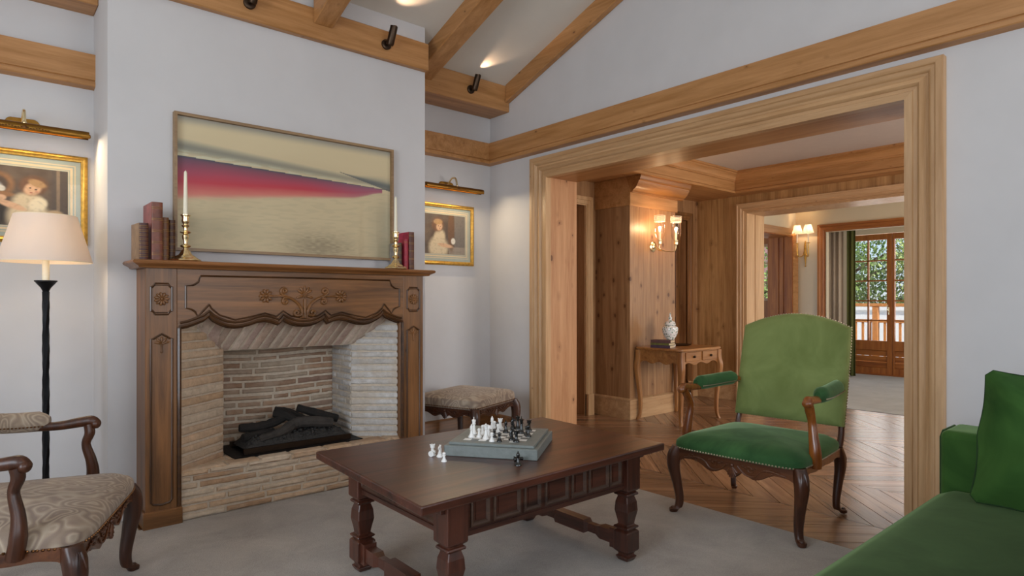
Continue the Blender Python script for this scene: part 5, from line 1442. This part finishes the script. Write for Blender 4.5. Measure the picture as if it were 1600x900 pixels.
# ginger jar
def jar_mat():
    m, nt, bs = newmat('painted_porcelain'); L = nt.links
    vo = nd(nt, 'ShaderNodeTexVoronoi'); L.new(coords(nt), vo.inputs['Vector']); setin(vo, Scale=48)
    r = ramp(nt, [(.0, lin('#4a6b55')), (.3, lin('#6f8a74')), (.4, lin('#e9e7e0')), (1, lin('#eeece6'))]); L.new(vo.outputs['Distance'], r.inputs[0])
    n = noise(nt, coords(nt), 30, 2); r2 = ramp(nt, [(.58, (1, 1, 1)), (.66, lin('#c98a7c'))]); L.new(n, r2.inputs[0])
    L.new(mix(nt, r.outputs[0], r2.outputs[0], .5, 'MULTIPLY'), bs.inputs['Base Color']); setin(bs, Roughness=.15); return m
PORC = jar_mat()
t = thing('lidded_jar', 'white porcelain lidded jar with green painted flowers on the hall side table', 'jar', (5.36, 3.745, .7355))
MB().lathe([(.05, 0), (.054, .006), (.054, .022), (.045, .032), (.028, .042), (.026, .055), (.034, .066), (.055, .095), (.074, .135), (.080, .17), (.076, .195), (.055, .212), (.046, .218)], n=28).build('body', PORC, t)
MB().lathe([(.056, .219), (.058, .226), (.048, .248), (.026, .262), (.014, .268), (.016, .28), (.02, .29), (.012, .302), (.007, .31), (.011, .32), (.006, .333), (.002, .345)], n=28).build('lid', PORC, t)
# stacked books lying flat
for k, (col, h_, w_, dx, rz, lb) in enumerate((('#432b3a', .028, .205, .0, 3, 'dark plum book at the bottom of the stack on the hall side table'), ('#6d6a35', .02, .19, .004, -4, 'olive green book in the middle of the stack on the hall side table'), ('#54302a', .028, .19, .002, 5, 'dark brown book on top of the stack on the hall side table'))):
    zz = .7355+sum((.029, .021, .029)[:k])
    t = thing('book', lb, 'book', (5.17+dx, 3.70, zz), R(-78+rz), 'stacked books on the hall table')
    m = plain('book_cover', col, .4, var=.3, nscale=25)
    MB().box(-.1, .1, -.065, .065, 0, .003).box(-.1, .1, -.065, .065, h_-.003, h_).box(-.1, .1, -.068, -.063, 0, h_).build('cover', m, t)
    MB().box(-.097, .097, -.063, .06, .003, h_-.003).build('pages', PAGE, t)
o = MB(); o.lathe([(.0, 0), (.10, 0), (.12, .006), (.125, .012), (.118, .011), (.0, .006)], n=28); o = o.build('dish', M['bronze']); o.location = (5.60, 3.80, .7355)
tag(o, 'shallow dark dish on the hall side table right of the jar', 'dish')

# ---------------------------------------------------------------- double glass wall light on the pilaster
FLM = plain('flame_bulb', '#fff0cf', .4, emit='#ffcf90', es=9)
t = thing('sconce', 'brass twin-arm wall light with clear glass hurricane shades on the pilaster', 'wall light', (5.40, 3.99, 1.77))
MB().lathe([(0, 0), (.052, 0), (.055, .008), (.045, .014), (.03, .018), (.032, .026), (.018, .034), (0, .036)], M=rot('X', 90), n=28).build('backplate', M['brass'], t)
for k, (ax, ay) in enumerate(((-.085, -.15), (.105, -.215))):
    arm = MB().tube(smooth_path([(0, -.03, 0), (ax*.3-.01, -.10, -.045), (ax*.75, -.19, -.06), (ax, ay+.005, -.035), (ax, ay, .012)], 6), .0055, 8)
    arm.lathe([(.006, .005), (.02, .012), (.022, .03), (.02, .05), (.024, .052), (.024, .056), (.01, .056)], (ax, ay, 0), 18)
    arm = arm.build('arm', M['brass'], t)
    MB().lathe([(.011, .056), (.011, .135), (.009, .14)], (ax, ay, 0), 14).build('candle_tube', M['wax'], arm)
    MB().ball((ax, ay, .165), .013, .013, .028, 10, 8).build('bulb', FLM, arm)
    MB().lathe([(.024, .058), (.035, .068), (.05, .10), (.054, .14), (.053, .30), (.055, .305)], (ax, ay, 0), 28, cap0=False, cap1=False).build('glass_shade', glass('hurricane_glass', (1, .98, .95), .02, .03, .3), arm)
    et = MB()
    for zz in (.302, .29, .262, .25, .243):
        et.tube([(ax+.0545*math.cos(2*PI*i/28), ay+.0545*math.sin(2*PI*i/28), zz) for i in range(29)], .0011, 4)
    for i in range(28): a = 2*PI*i/28; et.tube([(ax+.0545*math.cos(a), ay+.0545*math.sin(a), .264), (ax+.0545*math.cos(a), ay+.0545*math.sin(a), .288)], .0009, 4)
    et.build('etched_band', plain('etched_glass', '#f2ede4', .5, emit='#ffdcae', es=.0), arm)
    point('wall_light_lamp', (5.40+ax, 3.99+ay, 1.77+.20), 3.2, (1, .66, .36), .02)
# ---------------------------------------------------------------- gilt wall light with cream shades in the far room
t = thing('sconce', 'gilt twin-arm wall light with small cream shades in the far room', 'wall light', (10.0, 4.44, 1.9))
MB().tube(smooth_path([(-.015, 0, .25), (-.02, 0, .12), (-.015, 0, 0), (-.012, 0, -.14)], 4), [.008, .012, .016, .018, .02, .022, .024, .022, .018, .014, .01, .008, .004], 8).ball((-.02, 0, .05), .02, .03, .04).ball((-.012, 0, -.15), .012).build('backplate', M['gilt'], t)
for s, (ax, ay) in enumerate(((-.14, .07), (-.14, -.10))):
    arm = MB().tube(smooth_path([(-.02, 0, .06), (-.07, ay*.6, .0), (-.13, ay, .03), (ax, ay, .20)], 5), .007, 7)
    arm.lathe([(.008, .2), (.03, .205), (.03, .21), (.01, .215)], (ax, ay, 0), 14); arm = arm.build('arm', M['gilt'], t)
    MB().lathe([(.011, .21), (.011, .36)], (ax, ay, 0), 12).build('candle_tube', M['wax'], arm)
    MB().lathe([(.085, .36), (.045, .49)], (ax, ay, 0), 24, cap0=False, cap1=False).build('lamp_shade', ms, arm)
    MB().ball((ax, ay, .40), .016, .016, .025, 8, 6).build('bulb', FLM, arm)
    point('wall_light_lamp', (10+ax, 4.44+ay, 1.9+.42), 2.2, (1, .7, .4), .02)
